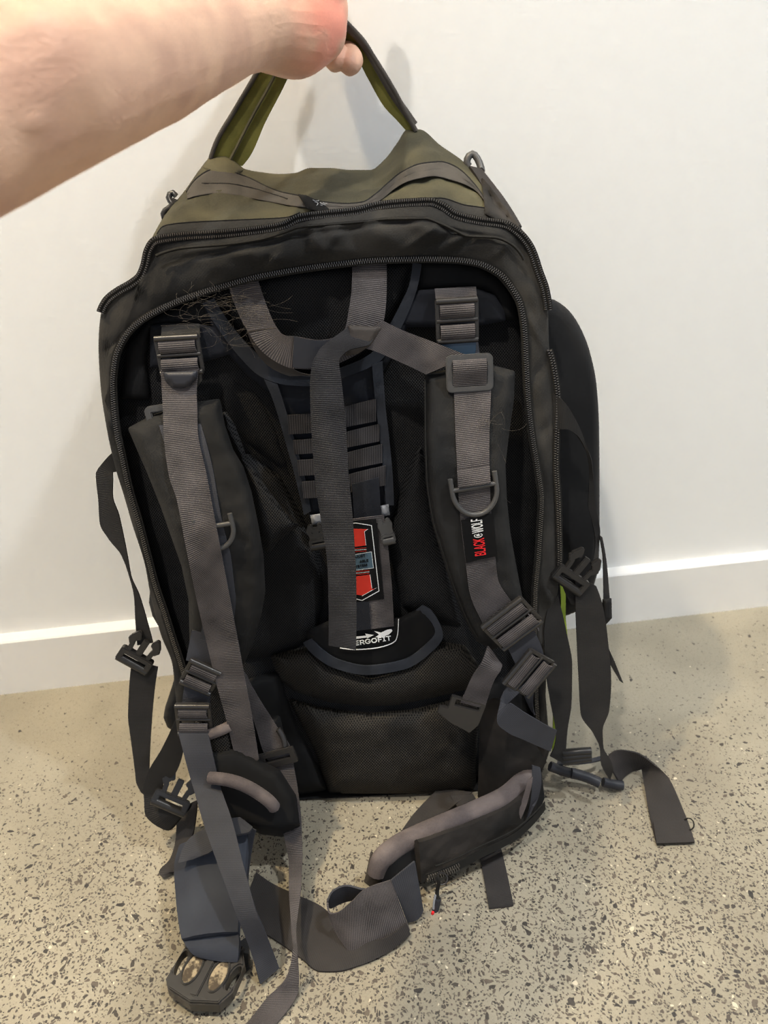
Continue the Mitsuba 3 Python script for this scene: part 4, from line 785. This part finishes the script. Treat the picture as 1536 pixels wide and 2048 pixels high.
ribbon(k5 + '__webbing', [(470, 1640, 512, 1660, 'g.07'), (474, 1700, 504, 1700, 'g.05'), (478, 1760, 496, 1770, 'g.024'), (480, 1800, 500, 1830, 'g.008')], 'm_web_back', .0018)
M, hw = floor_frame((416, 1946), (470, 1962), .012)
# female side-release buckle, 58 mm wide, opening to the lower left
bw, bh = hw * 1.14, hw * .90
o = sg.Polygon([(-bw, -bh * .7), (-bw * .8, -bh), (0, -bh * 1.25), (bw * .8, -bh), (bw, -bh * .5), (bw * .96, bh * .55), (bw * .72, bh), (-bw * .72, bh), (-bw * .96, bh * .55)]).buffer(.003).buffer(-.002)
for s in (-1, 1):
    o = o.difference(affinity.rotate(affinity.scale(sg.Point(s * bw * .86, -bh * .02).buffer(1), .0042, .0115), -s * 6))
for s in (-1, 1):
    win = sg.box(s * bw * .40 - bw * .20, -bh * .62, s * bw * .40 + bw * .20, bh * .45).buffer(-.003).buffer(.003)
    o = o.difference(win) if False else o
g = [plate(o, .012, .0015)]
for s in (-1, 1):
    win = affinity.scale(sg.Point(s * bw * .42, -bh * .12).buffer(1), bw * .23, bh * .58)
    g.append(plate(win.buffer(.0016).difference(win), .0150, .0006))
g.append(plate(sg.box(-.0028, -bh * 1.0, .0028, bh * .9).buffer(.001), .0158, .0008))
g.append(plate(sg.LineString([(-bw * .75, -bh * .93), (0, -bh * 1.15), (bw * .75, -bh * .93)]).buffer(.0022), .0156, .0008))
g.append(cyl([-bw * .7, bh * 1.02, 0], [bw * .7, bh * 1.02, 0], .0055))
ke = add(k5 + '__buckle', put(cat_(*g), M), 'm_plastic', smooth=40, label='broad dark buckle, dusty in its recesses')
for s in (-1, 1):
    win = affinity.scale(sg.Point(s * bw * .42, -bh * .12).buffer(1), bw * .22, bh * .56)
    add(ke + '__dusty_recess', put(plate(win, .0128, .0003), M), 'm_grime', smooth=False, label='sandy dust')
ribbon(k5 + '__webbing', [(478, 1885, 500, 1870, 'g.010'), (484, 1925, 500, 1915, 'g.006'), (492, 1945, 502, 1935, 'g.003')], 'm_webdark', .002)

# ------------------------------------------------------------------ top: handle, tags, hooks
kh = BP + 'grab_handle'
hst = [(421, 318, 484, 332, -.100, -.108), (432, 286, 500, 312, -.100, -.108), (470, 220, 530, 245, -.098, -.106), (510, 152, 566, 175, -.094, -.102), (540, 95, 592, 118, -.088, -.098), (575, 40, 615, 70, -.082, -.095), (620, 8, 640, 45, -.076, -.096), (660, 14, 660, 50, -.074, -.096), (692, 45, 688, 82, -.076, -.096), (722, 78, 714, 110, -.082, -.098), (752, 122, 738, 155, -.088, -.102), (790, 185, 770, 212, -.094, -.104), (815, 232, 796, 240, -.098, -.104), (832, 262, 812, 258, -.10, -.104)]
ribbon(kh, hst, 'm_lime', .004, label='olive-lime webbing grab handle arching up to the hand', crown=.002)
hs = []
for a, b, c_, d, o1, o2 in hst: hs.append((a, b, o1 + .004))
tube(kh + '__piping', hs, .0022, 'm_band', 8, kind='p')
tube(kh + '__seam', [((a + c_) / 2 + 4, (b + d) / 2 + 2, (o1 + o2) / 2 + .0045) for a, b, c_, d, o1, o2 in hst[:8]], .0016, 'm_olive', 6, kind='p')
hs = [(a * .45 + c_ * .55 + (8 if a > 640 else 0), b * .45 + d * .55 - (10 if a > 640 else 0), o1 + .001) for a, b, c_, d, o1, o2 in hst[7:]]
tube(kh + '__piping', [(x, y, o) for x, y, o in hs], .0035, 'm_band', 8, kind='p')
pad(kh + '__anchor', [(405, 335), (418, 314), (450, 311), (470, 322), (488, 340), (470, 352), (430, 350)], lambda x, y: top_off(x, y) + .001, .005, 12, 'm_olive', step=6, rnd=3)
kt2 = pad(BP + 'brand_tag', [(595, 388), (612, 390), (648, 408), (664, 424), (640, 425), (615, 418)], lambda x, y: top_off(x, y) + .008, .003, 6, 'm_dark', step=5, rnd=1, label='small black tag with worn white print')
for q in ([(626, 400), (632, 402), (638, 401)], [(630, 404), (636, 407), (633, 411)], [(640, 405), (645, 408), (651, 410)], [(646, 405), (650, 407), (655, 407)], [(641, 410), (645, 411)]):
    qq = spline(q, 8, kind='p'); add(kt2 + '__print', tube_mesh(onTop(qq[:, 0], qq[:, 1], np.full(8, .0125)), .00038, 5), 'm_silver', smooth=60)
tube(BP + 'side_hook', [(352, 392, -.05), (343, 386, -.05), (338, 398, -.048), (345, 408, -.046), (336, 418, -.046), (328, 425, -.045), (327, 435, -.044), (334, 433, -.044)], .0028, 'm_plastic_black', 8, label='small black hook at the left shoulder')
ribbon(BP + 'side_hook__tape', [(346, 396, 358, 402, -.046), (338, 418, 350, 420, -.044)], 'm_webdark', .003)
tube(BP + 'side_ring', [(938, 333, -.075), (936, 315, -.076), (944, 308, -.077), (954, 316, -.076), (962, 342, -.07)], .0034, 'm_plastic_gray', 8, label='grey plastic ring at the right shoulder')
ribbon(BP + 'side_ring__tape', [(938, 334, 962, 340, -.070), (955, 358, 980, 362, -.06), (972, 392, 1012, 405, -.045), (990, 425, 1042, 456, -.025)], 'm_webbrown', .003)
# loose hairs caught on the pack
def hairs(key, n, box, o, ln, seed, label):
    r = np.random.default_rng(seed); ms = []
    for _ in range(n):
        x, y = r.uniform(box[0], box[2]), r.uniform(box[1], box[3]); a = r.uniform(0, 2 * math.pi); k = r.normal(0, .28); pts = []
        for i in range(8):
            pts.append(P(np.array(x), np.array(y), o + .004 * math.sin(i * .8 + a) + r.uniform(0, .002))); a += k; x += ln * math.cos(a); y += ln * math.sin(a) * .6
        ms.append(tube_mesh(np.array(pts), .00007, 4))
    key = add(BP + 'pet_hair', cat_(*ms), 'm_hair', smooth=60, kind='stuff', label=label)
hairs('pet_hair', 110, (370, 590, 540, 690), .008, 9, 3, 'tuft of pale pet hair caught at the top left of the harness opening')
hairs('pet_hair', 16, (955, 790, 1015, 1000), .045, 9, 5, 'stray pet hairs on the right shoulder strap')

# ------------------------------------------------------------------ the photographer's arm and hand
def ball(q):
    x, y, d, r = q; c = atdepth(np.array(float(x)), np.array(float(y)), d)
    return m3.Manifold.sphere(r, 28).translate(c.tolist())
def chain(*qs): return [m3.Manifold.batch_hull([ball(a), ball(b)]) for a, b in zip(qs[:-1], qs[1:])]
arm = chain((-760, 560, .25, .050), (-520, 430, .28, .046), (-300, 318, .32, .0445), (-100, 240, .365, .0455), (60, 165, .385, .0455), (170, 132, .43, .0450), (270, 106, .475, .0435), (390, 74, .535, .0375), (470, 58, .58, .0315), (520, 52, .60, .0305))
elbow = ball((-760, 560, .25, .050))
upper = m3.Manifold.batch_hull([elbow, m3.Manifold.sphere(.056, 28).translate([-.34, -.20, .80])])
arm.append(upper)
palm = [m3.Manifold.batch_hull([ball(q) for q in g]) for g in (
    [(505, 50, .595, .0300), (520, 10, .60, .028), (585, 62, .632, .0355), (570, -10, .64, .030)],
    [(585, 62, .632, .0355), (632, 62, .645, .0255), (570, -10, .64, .030), (620, -30, .655, .026)],
    [(632, 62, .645, .0255), (620, -30, .655, .026), (640, 20, .655, .024), (560, -110, .668, .019), (640, -115, .690, .017)],
    [(570, -10, .64, .030), (620, -30, .655, .026), (520, -90, .66, .018), (640, -115, .690, .017)])]
fing = []
for k, (r, tip, dip, pip, kn) in enumerate((
        (.0100, (703, 121, .685), (672, 46, .737), (654, -60, .726), (620, -115, .692)),
        (.0104, (674, 113, .682), (650, 40, .737), (630, -72, .726), (596, -118, .685)),
        (.0100, (640, 104, .680), (624, 40, .737), (604, -76, .724), (570, -112, .676)),
        (.0088, (612, 96, .690), (606, 40, .736), (586, -62, .722), (555, -100, .668)))):
    fing += chain((*kn, r * 1.25), (*pip, r * 1.12), (*dip, r), ((tip[0] + dip[0]) / 2 + 3, (tip[1] + dip[1]) / 2 + 12, .722, r * .98), (*tip, r * 1.04))
    fing += chain((*tip, r * 1.04), (tip[0] - 4, tip[1] + 8, tip[2] - .006, r * .92))
thumb = chain((628, 10, .640, .021), (668, -46, .648, .0155), (705, -92, .672, .0125), (742, -108, .696, .0108))
body = m3.Manifold.batch_boolean(arm + palm + fing + thumb, m3.OpType.Add).refine_to_length(.0042)
mm = body.to_mesh(); pm = trimesh.Trimesh(mm.vert_properties[:, :3], mm.tri_verts, process=True)
trimesh.smoothing.filter_taubin(pm, lamb=.55, nu=.53, iterations=26)
v = pm.vertices; nrm = pm.vertex_normals
def near_line(pts, width):
    L = spline(np.array([pt(x, y, f'd{d}') for x, y, d in pts]), 60); from scipy.spatial import cKDTree
    return np.exp(-(cKDTree(L).query(v)[0] / width) ** 2)
bump = .0022 * near_line([(330, 110, .455), (430, 60, .52), (540, 25, .575)], .006) + .0018 * near_line([(200, 200, .40), (330, 150, .46), (480, 80, .55)], .005) - .0016 * near_line([(626, 10, .61), (630, 50, .612), (632, 90, .62)], .0022) + .0012 * near_line([(60, 250, .35), (200, 170, .40), (300, 90, .44)], .004)
bump += .0012 * (meshkit.fbm(v * 30, 2, 2) - .5)
pm.vertices = v + nrm * bump[:, None]
add('person', pm, 'm_skin', smooth=True, cat='person', label='bare forearm reaching in from the upper left, fist closed round the green grab handle')
